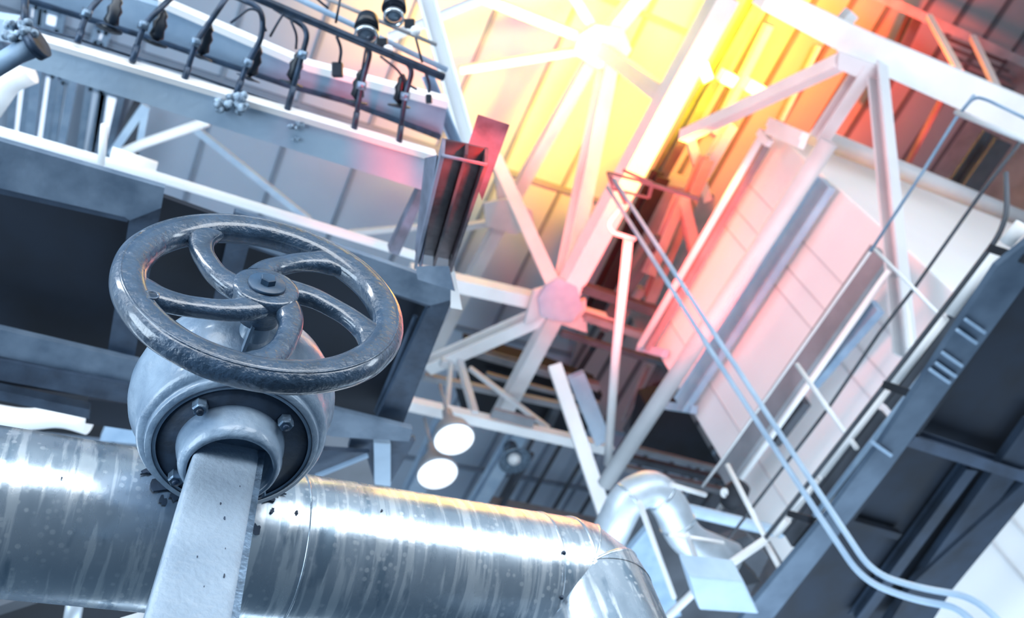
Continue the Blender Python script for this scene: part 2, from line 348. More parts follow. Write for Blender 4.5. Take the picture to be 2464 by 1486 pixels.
# right-hand truss with round pipes
t = thing('side_truss', 'white truss whose bars fan out from one joint under the wide beam at top right', 'truss', onZ(2070, 165, 6.6))
squ('web_member', onZ(2022, 150, 6.6), onZ(1645, 328, 8.2), 34, WHITE, parent=t)
squ('web_member', onZ(2110, 160, 6.6), onZ(2178, 850, 4.5), 44, WHITE2, parent=t, kind='c')
squ('web_member', onZ(2128, 200, 6.55), onZ(2190, 850, 4.45), 14, WHITE, parent=t)
squ('web_member', onZ(2085, 160, 6.6), onZ(1970, 335, 6.6), 42, WHITE2, parent=t, kind='c')
slab('gusset_plate', [(2020, 125), (2120, 160), (2130, 190), (2070, 190), (2015, 165)], 6.55, 0.04, WHITE2, parent=t)
o = slab('wide_ceiling_beam', [(1832, 22), (1860, -30), (2112, 88), (2500, 250), (2500, 350), (2128, 182)], 6.75, 0.17, WHITE, 'wide flat white beam crossing the top right corner', 'beam')
squ('beam_bracket', onZ(2022, 62, 7.0), onZ(2050, 30, 7.0), 34, WHITE2, 'small pale bracket stub standing on the wide corner beam', 'bracket')
MB().tube([onZ(1995, 340, 6.5), onZ(1455, 1165, 6.5)], m_(21, onZ(1700, 800, 6.5)), 24).build('round_pipe', WHITE2)
tag(bpy.data.objects['round_pipe'], 'long round grey-white pipe running diagonally in front of the white duct', 'pipe')
rod('round_pipe', [onZ(1960, 330, 8.4), onZ(2520, 555, 8.4)], 50, WHITE2, 'thick pale pipe crossing behind the leaning truss bars at right', 'pipe', seg=24)
o = rod('ventilation_pipe', [onZ(1960, 408, 7.9), onZ(2160, 492, 7.9)], 44, WHITE, 'short bright white pipe section ending at the leaning truss bars', 'pipe', seg=24)
rod('ventilation_pipe', [onZ(2180, 490, 7.9), onZ(2420, 585, 7.9)], 44, WHITE, 'bright white pipe section right of the leaning truss bars', 'pipe', seg=24)
# top-right background
squ('roof_purlin', onZ(2090, -20, 11.5), onZ(2520, 175, 11.5), 24, MIDST, 'grey purlin crossing the upper right corner of the roof', 'beam')
squ('roof_brace', onZ(2235, 40, 11.2), onZ(2310, 175, 9.5), 16, WHITE2, 'left pale brace above the wide corner beam', 'beam')
squ('roof_brace', onZ(2340, 90, 11.2), onZ(2400, 215, 9.5), 16, WHITE2, 'right pale brace above the wide corner beam', 'beam')
squ('roof_girder', onZ(2205, 30, 11.9), onZ(2100, 260, 11.9), 34, DARKST, 'dark girder behind the braces above the wide corner beam', 'beam', kind='i')
for i in range(4):
    squ('louvre_slat', onZ(2285 + i * 6, 95 + i * 22, 11.8), onZ(2420 + i * 6, 150 + i * 22, 11.8), 8, DARKST, 'thin dark slat in the louvre above the wide corner beam', 'slat', 'louvre slats in the upper right roof')
squ('roof_girder', onZ(2400, 330, 9.5), onZ(2240, 560, 9.5), 60, DARKST, 'broad dark girder behind the thin rails at far right', 'beam', kind='i')
squ('roof_girder', onZ(2270, 230, 9.8), onZ(2160, 440, 9.8), 12, DARKST, 'thin dark roof girder right of the leaning truss bars', 'beam')
# ================================================================ WHITE DUCT (right)
XD = 5.7
vz = 3.0
near = onX(2560, -60, XD); far = onX(1572, 832, XD)
y0, y1 = onX(1968, 408, XD).y, far.y
def dz(px, py): return onX(px, py, XD)
ztop = onX(1860, 320, XD).z
t = thing('air_duct', 'huge white sheet metal duct filling the right side behind the walkway rails', 'duct', (XD, (y0 + y1) / 2, 2.6))
mb = MB(); mb.box(V((XD + 1.9, (y0 + y1) / 2, (ztop + vz) / 2)), V((1.9, 0, 0)), V((0, (y1 - y0) / 2, 0)), V((0, 0, (ztop - vz) / 2)))
mb.build('duct_body', DUCT, t, bevel=0.02)
for px, py in ((1960, 610), (1890, 715), (1735, 965), (1795, 530)):
    y = onX(px, py, XD).y
    MB().bar((XD - 0.006, y, vz + 0.02), (XD - 0.006, y, ztop - 0.02), 0.012, 0.018, up=(0, 1, 0)).build('seam_strip', DSEAM, t)
# duct bands (frame members along the duct)
def band(name, a, b, x, px, mt, label, cat='beam', hx=0.08, group=None):
    p0, p1 = onX(*a, x), onX(*b, x); s_ = m_(px, (p0 + p1) / 2) * 1.25
    o = MB().bar(p0, p1, hx, s_).bar(p0, p1, 0.02, 0.02, (0, 0, 1), (hx / 2 if False else -hx / 2, s_ / 2)).build(name, mt); return tag(o, label, cat, group)
band('duct_rail', (1845, 335), (1556, 835), 5.55, 24, MIDST, 'grey channel alongside the topmost long tube on the duct')
rod('duct_tube', [onX(1832, 330, 5.42), onX(1540, 832, 5.42)], 18, WHITE, 'topmost long white tube along the duct, left of the round pipe', 'tube')
band('duct_rail', (1990, 440), (1640, 975), 5.55, 40, RACK, 'wide grey channel along the duct right of the round pipe')
rod('duct_rod', [onX(1958, 392, 5.2), onX(1625, 932, 5.2)], 12, WHITE, 'slim white rod lying beside the round pipe', 'rod')
band('duct_rail', (2125, 610), (1745, 1150), 5.2, 50, MIDST, 'dark grey channel along the middle of the duct')
rod('duct_tube', [onX(2140, 650, 5.05), onX(1720, 1240, 5.05)], 15, WHITE, 'long white tube right of the dark grey channel on the duct', 'tube')
band('duct_rail', (2110, 735), (1950, 920), 5.4, 34, RACKD, 'short grey channel below the long white tube')
band('duct_rail', (1935, 960), (1860, 1060), 5.4, 30, DARKST, 'short dark channel above the kinked white rod')
for a, b in (((1540, 835), (1600, 850)), ((1600, 975), (1670, 985))):
    squ('duct_bracket', onX(*a, 5.6), onX(*b, 5.6), 22, RACK, 'grey bracket under the ' + ('upper' if a[1] < 900 else 'lower') + ' far corner of the duct', 'bracket')
MB().prism([onZ(x, y, 8.5) for x, y in ((1560, 985), (1640, 960), (1730, 1120), (1540, 1072))], (0, 0, 0.4)).build('dark_infill', BLACKST)  # black block filling the dark area beyond the duct
tag(bpy.data.objects['dark_infill'], 'black hood block beyond the far end of the duct', 'infill')
for i, (yy, px, mt) in enumerate(((1072, 16, MIDST), (1098, 18, DARKST), (1124, 16, MIDST))):
    squ('floor_beam', onZ(1500, yy, 9.0), onZ(1760, yy + 62, 9.0), px, mt, ('first', 'second', 'third')[i] + ' from top of the three stacked beams above the pipe elbow', 'beam')
# ================================================================ WALKWAY (lower right)
ZK = 2.9
t = thing('walkway', 'dark steel walkway seen from below in the lower right corner', 'walkway', onZ(2200, 1150, ZK))
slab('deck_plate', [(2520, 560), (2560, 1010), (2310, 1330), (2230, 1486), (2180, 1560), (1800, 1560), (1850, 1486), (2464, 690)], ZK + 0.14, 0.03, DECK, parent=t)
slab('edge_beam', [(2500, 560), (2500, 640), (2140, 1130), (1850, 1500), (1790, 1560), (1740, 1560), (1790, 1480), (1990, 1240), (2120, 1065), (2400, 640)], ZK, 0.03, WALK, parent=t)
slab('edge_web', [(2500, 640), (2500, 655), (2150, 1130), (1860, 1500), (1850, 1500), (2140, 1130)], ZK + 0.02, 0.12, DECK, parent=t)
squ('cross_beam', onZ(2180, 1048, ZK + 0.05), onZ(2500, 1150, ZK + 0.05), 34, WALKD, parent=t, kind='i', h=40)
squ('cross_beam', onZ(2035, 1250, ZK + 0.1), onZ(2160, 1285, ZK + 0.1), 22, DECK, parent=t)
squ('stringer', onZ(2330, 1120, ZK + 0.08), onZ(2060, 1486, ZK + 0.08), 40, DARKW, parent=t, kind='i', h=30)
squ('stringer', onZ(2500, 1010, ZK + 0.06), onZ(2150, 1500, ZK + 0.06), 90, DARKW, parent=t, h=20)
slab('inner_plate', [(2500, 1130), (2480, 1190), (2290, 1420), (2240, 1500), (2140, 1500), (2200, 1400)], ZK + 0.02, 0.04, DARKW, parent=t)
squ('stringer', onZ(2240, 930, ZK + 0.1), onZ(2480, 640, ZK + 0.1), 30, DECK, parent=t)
for i, (x, y) in enumerate(((2345, 790), (2325, 815), (2290, 870), (2275, 895), (2260, 910), (2120, 1085))):
    squ('cleat', onZ(x - 22, y - 22, ZK - 0.01), onZ(x + 24, y + 10, ZK - 0.01), 9, RACKD, parent=t)
o = struct(MB().prism([onX(x, y, 9.8) for x, y in ((2600, 1050), (2600, 1700), (2150, 1700), (2230, 1450))], (0.2, 0, 0)).build('wall_low', CONC))
rod('trim_rod', [onX(2370, 1330, 9.7), onX(2470, 1450, 9.7)], 8, MIDST, 'thin grey batten on the pale wall in the lower right corner', 'batten')
# tubes along the walkway
def along(name, pts, x, px, mt, label, cat, group=None, bend=0.0):
    return rod(name, [onX(a, b, x) for a, b in pts], px, mt, label, cat, group, bend=bend)
along('handrail', [(2345, 228), (2300, 285), (2218, 417), (2094, 605)], 3.9, 8, RACKD, 'thin grey rail going up from the duct channel to the corner hoop', 'rail')
along('handrail', [(2094, 605), (1735, 1110), (1690, 1170)], 4.6, 7, WHITE2, 'pale thin rail along the left edge of the dark grey channel', 'rail')
along('handrail', [(2464, 330), (2366, 457), (2204, 687), (2116, 800), (1991, 984), (1765, 1280), (1640, 1440)], 3.8, 8, DARKST, 'long thin dark rail crossing the white duct through its middle', 'rail')
along('handrail', [(2420, 415), (2425, 540), (2287, 722), (1963, 1140), (1838, 1298)], 3.6, 12, DARKST, 'thick dark rail bent at the top along the walkway edge', 'rail', bend=0.25)
along('handrail', [(2520, 360), (2300, 270)], 3.75, 14, WHITE2, 'pale rail starting at the hoop and leaving at the right edge', 'rail')
along('handrail_hoop', [(2305, 278), (2345, 232), (2375, 240), (2520, 310)], 3.75, 8, RACKD, 'thin grey hoop rail over the wide corner beam', 'rail', bend=0.1)
along('cross_rod', [(2105, 600), (2190, 685), (2272, 770)], 3.75, 9, WHITE, 'upper pale cross rod linking the rails before the duct', 'rod')
along('cross_rod', [(1917, 876), (1991, 981), (2062, 1078)], 3.75, 12, WHITE, 'middle white cross rod linking the rails before the duct', 'rod')
along('cross_rod', [(1750, 1118), (1795, 1205), (1846, 1300)], 3.75, 13, WHITE, 'lower white cross rod above the rail joint', 'rod')
along('cross_rod', [(1846, 1310), (1884, 1380)], 3.6, 14, WHITE, 'short white rod end below the rail joint', 'rod')
for a_, b_, l_ in (((2405, 640), (2145, 985), 'upper'), ((2130, 1000), (1900, 1300), 'lower')):
    band('walkway_backing', a_, b_, 3.95, 34, DARKST, l_ + ' added dark backing strip behind the white pipe pieces', 'plate', 0.03)  # dark strip added as backing so the white pipes stand out
# white pipes beside the walkway edge
tubes = [((2460, 540), (2420, 585), 34), ((2395, 605), (2285, 755), 28), ((2272, 762), (2150, 920), 26), ((2130, 938), (1975, 1140), 24), ((1965, 1150), (1905, 1225), 22), ((1895, 1250), (1865, 1285), 20)]
for i, (a, b, px) in enumerate(tubes):
    rod('white_pipe', [onX(*a, 3.75), onX(*b, 3.75)], px, WHITE, ('topmost', 'second', 'third', 'fourth', 'fifth', 'lowest')[i] + ' white pipe piece from the top along the walkway edge', 'pipe', 'white pipe pieces along the walkway')
along('grey_pipe', [(2330, 760), (1960, 1240)], 3.7, 14, RACKD, 'grey pipe between the white pipe pieces and the walkway beam', 'pipe')
squ('pipe_clamp', onX(2385, 598, 3.5), onX(2470, 625, 3.5), 24, BLACKST, 'black clamp bar at the top of the walkway pipes', 'clamp')
squ('pipe_clamp', onX(2130, 925, 3.5), onX(2200, 950, 3.5), 22, BLACKST, 'black clamp bar halfway down the walkway pipes', 'clamp')
squ('pipe_clamp', onX(1900, 1235, 3.5), onX(1950, 1250, 3.5), 18, BLACKST, 'black clamp bar at the lower end of the walkway pipes', 'clamp')
# two conduits with the bend
def conduit(pts, label, x):
    rod('conduit', [onX(a, b, x) for a, b in pts], 12, RACK, label, 'conduit', 'paired conduits', bend=0.35)
conduit([(1478, 432), (1713, 794), (1960, 1168), (2099, 1378), (2207, 1413), (2346, 1436), (2440, 1530)], 'upper of two parallel conduits bending near the bottom right', 3.2)
conduit([(1462, 450), (1690, 812), (1938, 1190), (2075, 1395), (2190, 1440), (2310, 1462), (2370, 1530)], 'lower of two parallel conduits bending near the bottom right', 3.2)
# ================================================================ centre machinery
def reg(o, l, c, g=None): return tag(o, l, c, g)
t = thing('caged_platform', 'small caged platform hanging between the truss and the duct', 'platform', onZ(1530, 440, 7.0))
for a, b, px in (((1462, 415), (1540, 435), 7), ((1462, 415), (1475, 455), 7), ((1540, 435), (1680, 478), 10), ((1470, 425), (1505, 490), 8), ((1500, 410), (1570, 440), 8), ((1570, 440), (1560, 475), 8), ((1475, 455), (1560, 475), 6)):
    squ('cage_bar', onZ(*a, 7.0), onZ(*b, 7.0), px, DARKST, parent=t)
rod('hooked_pipe', [onZ(1500, 490, 7.2), onZ(1462, 540, 7.2), onZ(1475, 560, 7.2), onZ(1528, 575, 7.2)], 12, WHITE, 'small white hooked pipe below the caged platform', 'pipe', bend=0.1)
rod('hanger_rod', [onZ(1512, 575, 7.3), onZ(1482, 850, 7.3), onZ(1462, 1115, 7.3)], 22, WHITE, 'straight white hanger rod dropping to the tip of the round pipe', 'rod')
band('machinery_plate', (1420, 640), (1490, 770), 5.2, 60, BLACKST, 'black plate beside the star joint') if False else None
squ('machinery_beam', onZ(1700, 380, 9.4), onZ(1560, 720, 9.4), 34, MIDST, 'grey beam left of the topmost duct tube', 'beam', kind='i')
squ('machinery_beam', onZ(1640, 470, 9.2), onZ(1690, 680, 8.6), 30, MIDST, 'short grey beam forming an A with its neighbour', 'beam', kind='i')
squ('machinery_beam', onZ(1640, 470, 9.2), onZ(1560, 660, 8.8), 30, MIDST, 'short grey beam leaning left from the A shaped pair', 'beam', kind='i')
MB().prism([onZ(x, y, 10.6) for x, y in ((1545, 430), (1720, 470), (1690, 760), (1540, 800), (1480, 700))], (0, 0, 0.5)).build('dark_hopper', MIDST)
tag(bpy.data.objects['dark_hopper'], 'dark hopper behind the A shaped beams', 'hopper')
squ('machinery_beam', onZ(1590, 570, 9.0), onZ(1450, 790, 9.0), 26, DARKST, 'dark beam slanting down to the star joint', 'beam')
squ('gallery_beam', onZ(1400, 690, 8.9), onZ(1580, 750, 8.9), 26, DARKST, 'dark gallery beam right of the star joint', 'beam', kind='i')
squ('gallery_beam', onZ(1405, 760, 8.9), onZ(1620, 830, 8.9), 20, MIDST, 'grey gallery beam below the dark one', 'beam', kind='i')
squ('gallery_beam', onZ(1350, 800, 8.9), onZ(1620, 880, 8.9), 16, DARKST, 'thin dark gallery beam below the grey one', 'beam')
squ('machinery_beam', onZ(1540, 690, 9.4), onZ(1480, 770, 9.4), 30, MIDST, 'short stub beam above the gallery beams', 'beam')
squ('machinery_beam', onZ(1515, 690, 9.4), onZ(1570, 760, 9.4), 14, DARKST, 'thin leaning bar above the gallery beams', 'beam')
squ('machinery_beam', onZ(1450, 800, 9.4), onZ(1385, 905, 9.4), 12, BLACKST, 'thin black bar below the gallery beams', 'beam')
squ('machinery_beam', onZ(1660, 330, 10.2), onZ(1700, 480, 10.2), 24, WHITE2, 'pale stub beam under the long diagonal brace', 'beam')
squ('machinery_beam', onZ(1760, 300, 10.0), onZ(1690, 420, 10.0), 30, RACK, 'pale grey stub beam right of the dark girder', 'beam')
for i, (a, b) in enumerate((((1685, 150), (1700, 190)), ((1735, 180), (1765, 195)), ((1795, 200), (1840, 225)))):
    squ('floodlight_box', onZ(*a, 9.9), onZ(*b, 9.9), 32, WHITE, ('left', 'middle', 'right')[i] + ' one of three white boxes right of the broad chord', 'box', 'white boxes in the glow')
squ('crane_rail', onZ(1850, 60, 12.3), onZ(1720, 320, 12.3), 22, RACK, 'pale rail right of the dark girder in the glow', 'rail')
squ('crane_rail', onZ(1970, 110, 12.35), onZ(1880, 290, 12.35), 12, RACK, 'thin pale rail left of the side truss joint', 'rail')
t = thing('valve_housing', 'pale stepped housing at the top end of the duct tubes', 'housing', onX(1900, 300, 5.3))
for k, (a, b, px) in enumerate((((1855, 295), (1935, 330), 26), ((1850, 315), (1930, 348), 22), ((1830, 318), (1850, 345), 20))):
    squ('housing_block', onX(*a, 5.3), onX(*b, 5.3), px, WHITE, parent=t)
squ('machinery_strut', onZ(1335, 880, 8.0), onZ(1458, 1245, 6.6), 38, WHITE, 'broad white strut leaning down to the pipe elbow', 'beam', kind='box')
squ('machinery_strut', onZ(1385, 900, 8.4), onZ(1450, 1060, 8.0), 46, RACK, 'grey strut behind the broad white strut', 'beam', kind='c')
squ('machinery_beam', onZ(1600, 870, 9.0), onZ(1510, 1040, 9.0), 24, DARKST, 'dark beam left of the round pipe', 'beam')
squ('machinery_beam', onZ(1560, 880, 9.3), onZ(1500, 1010, 9.3), 10, MIDST, 'thin grey bar beside the dark beam left of the round pipe', 'beam')
# dark machine bay under the star joint
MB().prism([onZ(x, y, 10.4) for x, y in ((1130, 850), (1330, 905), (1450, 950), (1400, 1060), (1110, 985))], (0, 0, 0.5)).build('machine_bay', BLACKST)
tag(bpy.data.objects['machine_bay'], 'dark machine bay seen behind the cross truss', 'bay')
squ('bay_beam', onZ(1140, 845, 10.2), onZ(1440, 930, 10.2), 22, MIDST, 'grey-blue beam on top of the dark machine bay', 'beam', kind='i')
squ('bay_beam', onZ(1170, 900, 10.2), onZ(1440, 970, 10.2), 12, MIDST, 'thin grey-blue beam crossing the dark machine bay', 'beam')
squ('bay_beam', onZ(1360, 930, 10.1), onZ(1310, 1040, 10.1), 22, DARKST, 'dark beam at the right end of the machine bay', 'beam')
squ('lamp_beam', onZ(1265, 1010, 11.0), onZ(1130, 1240, 11.0), 40, RACK, 'pale beam between the round lamps and the bell lamp', 'beam', kind='i')
squ('lamp_beam', onZ(1080, 1000, 11.0), onZ(990, 1190, 11.0), 50, RACK, 'pale beam left of the round lamps', 'beam', kind='i')
squ('lamp_beam', onZ(1280, 1090, 11.2), onZ(1200, 1230, 11.2), 12, DARKST, 'thin dark bar right of the bell lamp', 'beam')
squ('lamp_beam', onZ(1150, 1205, 11.4), onZ(1470, 1270, 11.4), 30, MIDST, 'grey beam just above the shiny pipe', 'beam')
o = thing('bell_lamp', 'blurred grey bell lamp hanging right of the round lamps', 'lamp', onZ(1240, 1110, 9.8))
c = onZ(1238, 1105, 9.8)
MB().lathe([(0.02, 0.32), (0.1, 0.3), (0.12, 0.1), (0.24, -0.02), (0.235, -0.04), (0.1, 0.08), (0.0, 0.09)], c, (0, 0, 1), 28, cap=False).build('shade', GLASSY, o)
MB().lathe([(0.0, -0.06), (0.08, -0.04), (0.1, 0.02), (0.06, 0.1)], c, (0, 0, 1), 20).build('bulb', WHITE, o)
for i, (x, y) in enumerate(((1093, 1057), (1053, 1140))):
    c = onZ(x, y, 7.2); r = m_(51, c)
    o = thing('high_bay_lamp', ('upper' if i == 0 else 'lower') + ' of the two round white ceiling lamps above the shiny pipe', 'lamp', tuple(c))
    MB().lathe([(0.0, 0.0), (r * 0.94, 0.0), (r * 0.94, 0.02), (0, 0.02)], c, (0, 0, 1), 48).build('lens', LAMP, o)
    MB().lathe([(r * 0.94, -0.004), (r, -0.004), (r, 0.03), (r * 0.8, 0.16), (r * 0.35, 0.3), (0.06, 0.34), (0.05, 0.45)], c, (0, 0, 1), 48, cap=False).build('reflector', MIDST, o)
    MB().tube([c + V((0, 0, 0.45)), c + V((0, 0, 0.9))], 0.02, 8).build('hanger', MIDST, o)
# ================================================================ PIPE ELBOW (bottom centre-right)
ep = [onZ(1445, 1330, 3.4), onZ(1510, 1195, 3.5), onZ(1568, 1168, 3.55), onZ(1610, 1210, 3.5), onZ(1648, 1300, 3.4), onZ(1760, 1345, 3.35)]
rr = m_(44, ep[2])
t = thing('insulated_elbow_pipe', 'shiny jacketed pipe arching over beside the end of the big pipe', 'pipe', ep[2])
MB().tube(arc_path(ep, 0.12, 10), rr, 28).build('pipe_jacket', INSP, t)
pth = arc_path(ep, 0.12, 10)
for k in (6, 22, 34):
    if k < len(pth) - 1: MB().tube([pth[k], pth[k] + (pth[k + 1] - pth[k]).normalized() * 0.012], rr * 1.05, 28).build('jacket_band', CHROME, t)
rod('rail_tube', [onZ(1590, 1500, 2.6), onZ(1700, 1395, 2.6), onZ(1842, 1298, 2.6)], 20, WHITE2, 'white handrail tube climbing right to the rail joint', 'rail')
rod('rail_post', [onZ(1538, 1208, 2.5), onZ(1622, 1436, 2.5)], 14, WHITE2, 'left white rail post in front of the elbow pipe', 'post')
rod('rail_post', [onZ(1652, 1285, 2.5), onZ(1716, 1448, 2.5)], 14, WHITE2, 'right white rail post under the elbow pipe', 'post')
rod('rail_tube', [onZ(1612, 1285, 2.5), onZ(1740, 1306, 2.5)], 12, WHITE, 'short white crosspiece atop the right rail post', 'rail')
rod('rail_tube', [onZ(1612, 1165, 2.9), onZ(1698, 1190, 2.9)], 12, WHITE2, 'short pale crosspiece right of the elbow crown', 'rail')
rod('grey_pipe', [onZ(1650, 1225, 4.2), onZ(1880, 1280, 4.2)], 30, RACK, 'grey pipe running behind the lower cross rod', 'pipe')
slab('cover_box', [(1658, 1385), (1790, 1398), (1828, 1478), (1684, 1468)], 2.3, 0.12, RACK, 'pale sheet metal box at the bottom edge right of the pipe end', 'box', bevel=0.01)
slab('lower_deck', [(1480, 1300), (1560, 1200), (1660, 1330), (1800, 1290), (1850, 1340), (1760, 1520), (1560, 1520)], 4.6, 0.1, DARKST, 'dark blue deck behind the white rail posts', 'deck')
slab('lower_hatch', [(1650, 1350), (1760, 1330), (1830, 1400), (1700, 1430)], 4.3, 0.1, BLACKST, 'black hatch below the elbow pipe', 'hatch')
slab('lower_plate', [(1510, 1330), (1560, 1270), (1640, 1480), (1590, 1500)], 4.2, 0.05, RACKD, 'grey plate beside the tapered end of the big pipe', 'plate')
# small valve cluster near duct foot
o = thing('pipe_valve', 'small dark valve between the lower cross rod and the elbow', 'valve', onX(1770, 1195, 4.6))
c = onX(1768, 1190, 4.6); MB().lathe([(0.0, -0.12), (0.07, -0.1), (0.1, 0), (0.07, 0.1), (0, 0.12)], c, (0, 1, 0), 20).build('valve_body', BLACKST, o)
MB().tube([c + V((-0.1, 0, 0.0)), c + V((0.12, 0, 0.05))], 0.035, 12).build('valve_stub', WHITE, o)
# ================================================================ PLATFORM UNDERSIDE (left)
ZP = 2.1
t = thing('steel_platform', 'dark framed steel platform overhead filling the left middle', 'platform', onZ(600, 700, ZP))
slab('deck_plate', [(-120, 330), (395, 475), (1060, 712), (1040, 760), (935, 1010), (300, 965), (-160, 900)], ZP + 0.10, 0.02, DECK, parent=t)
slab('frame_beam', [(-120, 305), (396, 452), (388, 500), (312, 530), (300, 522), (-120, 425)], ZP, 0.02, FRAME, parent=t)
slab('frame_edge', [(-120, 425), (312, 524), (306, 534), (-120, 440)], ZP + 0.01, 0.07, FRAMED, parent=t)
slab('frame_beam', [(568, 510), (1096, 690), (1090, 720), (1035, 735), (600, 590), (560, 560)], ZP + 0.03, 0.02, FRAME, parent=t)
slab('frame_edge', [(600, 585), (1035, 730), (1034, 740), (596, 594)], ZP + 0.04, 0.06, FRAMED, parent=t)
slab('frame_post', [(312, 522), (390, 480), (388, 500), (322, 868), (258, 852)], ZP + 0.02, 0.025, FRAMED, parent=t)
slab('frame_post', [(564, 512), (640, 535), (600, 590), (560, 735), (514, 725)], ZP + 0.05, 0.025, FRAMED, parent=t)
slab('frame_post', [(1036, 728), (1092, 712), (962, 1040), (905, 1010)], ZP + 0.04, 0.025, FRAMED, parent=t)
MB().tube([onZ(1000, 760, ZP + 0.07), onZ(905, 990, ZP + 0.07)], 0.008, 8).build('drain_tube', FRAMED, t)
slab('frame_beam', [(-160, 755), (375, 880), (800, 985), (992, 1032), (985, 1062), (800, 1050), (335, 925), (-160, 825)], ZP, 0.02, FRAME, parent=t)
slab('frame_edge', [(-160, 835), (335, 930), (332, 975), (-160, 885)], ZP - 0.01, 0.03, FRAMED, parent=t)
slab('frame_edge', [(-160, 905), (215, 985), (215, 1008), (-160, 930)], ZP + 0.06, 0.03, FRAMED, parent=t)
slab('hanging_bracket', [(212, 960), (330, 975), (318, 1035), (205, 1018)], ZP + 0.12, 0.02, DECK, parent=t)
slab('hanging_bracket', [(850, 1035), (998, 1062), (936, 1168), (900, 1160), (880, 1090), (838, 1080)], ZP + 0.08, 0.02, FRAMED, parent=t)
slab('hanging_bracket', [(900, 1065), (940, 1068), (940, 1170), (902, 1165)], ZP + 0.05, 0.02, RACK, parent=t)
slab('hanging_bracket', [(740, 1080), (890, 1090), (740, 1160), (700, 1150)], ZP + 0.05, 0.02, FRAMED, parent=t)
squ('hanging_bracket', onZ(760, 1145, ZP + 0.02), onZ(885, 1095, ZP + 0.02), 10, RACKD, parent=t)
rod('service_pipe', [onZ(-60, 300, 3.2), onZ(355, 418, 3.2), onZ(1010, 618, 3.2)], 24, WHITE, 'bright white pipe running along the upper edge of the dark platform', 'pipe', seg=20)
rod('service_pipe', [onZ(252, 300, 3.0), onZ(243, 395, 3.0)], 18, WHITE, 'short white upright stub above the platform edge', 'pipe')
MB().tube([onZ(262, 385, 3.3), onZ(372, 418, 3.3)], [0.05, 0.045], 20).build('pipe_sleeve', WHITE)
tag(bpy.data.objects['pipe_sleeve'], 'thick white sleeve on the pipe above the platform', 'pipe')
rod('roof_bar', [onZ(280, 374, 7.0), onZ(345, 345, 7.0), onZ(500, 292, 7.0)], 24, WHITE, 'bright white bar slanting up right from the pipe sleeve', 'bar')
squ('roof_bar', onZ(268, 370, 8.0), onZ(350, 252, 8.0), 20, RACK, 'grey bar slanting steeply up from the pipe sleeve', 'bar')
squ('roof_bar', onZ(335, 350, 8.0), onZ(352, 255, 8.0), 18, RACK, 'upright grey bar left of the bright slanting bar', 'bar')
squ('roof_bar', onZ(470, 310, 10.0), onZ(745, 530, 10.0), 18, RACK, 'long thin grey bar descending right across the roof panels', 'bar')
squ('roof_bar', onZ(840, 560, 10.0), onZ(1010, 545, 10.0), 14, WHITE2, 'thin pale bar behind the leaning strut', 'bar')
slab('roof_duct', [(265, 380), (300, 290), (320, 250), (350, 260), (335, 350), (330, 390)], 12.2, 0.2, DARKST, 'dark roof opening behind the grey bars', 'opening')
squ('roof_column', onZ(178, 190, 11.5), onZ(140, 385, 11.5), 22, RACKD, 'shaded roof post between the skylight strips', 'post')
squ('roof_column', onZ(96, 120, 11.5), onZ(68, 375, 11.5), 26, RACKD, 'grey roof post between the two brightest skylight strips', 'post')
slab('strut_flange', [(1010, 452), (1030, 455), (960, 615), (936, 606)], 2.9, 0.05, COLF, 'leaning grey strut left of the open column', 'strut')
# ================================================================ OPEN COLUMN
c0, c1 = at(1118, 385, 2.05), at(1040, 655, 2.30)
t = thing('channel_column', 'grimy open channel column with a plate standing on the platform corner', 'column', c1)
d = (c1 - c0).normalized(); sd = (RIGHT - d * RIGHT.dot(d)).normalized(); fr = d.cross(sd).normalized()
if fr.dot(FWD) < 0: fr = -fr
def colbox(s0, s1, f0, f1, a=0.0, b=1.0, mb=None, mi=0):
    A, B = c0.lerp(c1, a), c0.lerp(c1, b); ka, kb = 1 - 0.14 * a, 1 - 0.14 * b
    q = [P0 + sd * (s * k_) + fr * f for P0, k_ in ((A, ka), (B, kb)) for s, f in ((s0, f0), (s1, f0), (s1, f1), (s0, f1))]
    mb.add(q, [(0, 1, 2, 3), (7, 6, 5, 4), (0, 4, 5, 1), (1, 5, 6, 2), (2, 6, 7, 3), (3, 7, 4, 0)], False, mi)
mb = MB(); colbox(-0.045, 0.048, 0.055, 0.06, mb=mb); mb.build('back_web', COLU, t)
mb = MB(); colbox(-0.052, -0.044, 0.0, 0.06, mb=mb); mb.build('side_flange', COLF, t)
mb = MB(); colbox(0.044, 0.052, 0.0, 0.06, mb=mb); mb.build('side_flange', COLU, t)
mb = MB(); colbox(0.0, 0.007, 0.02, 0.055, mb=mb); mb.build('inner_rib', COLU, t)
mb = MB(); mb.tube([c0 + sd * -0.05, c0 + sd * 0.05], 0.004, 8); mb.build('top_lip', COLF, t)
pl = [at(1150, 275, 2.25), at(1226, 300, 2.25), at(1160, 482, 2.35), at(1120, 370, 2.3)]
MB().prism([pl[0], pl[1], pl[2], pl[3]], FWD * 0.006).build('back_plate', COLF, t)
MB().prism([at(998, 600, 2.28), at(1022, 380, 2.2), at(1052, 372, 2.1), at(1012, 655, 2.28)], FWD * 0.02).build('side_plate', COLF, t)
MB().prism([at(1000, 640, 2.22), at(1080, 640, 2.22), at(1094, 700, 2.22), at(1005, 672, 2.22)], FWD * 0.02).build('base_plate', FRAME, t)
MB().prism([at(1086, 610, 2.3), at(1112, 745, 2.3), at(1084, 740, 2.3)], FWD * 0.01).build('torn_sheet', WHITE, t)
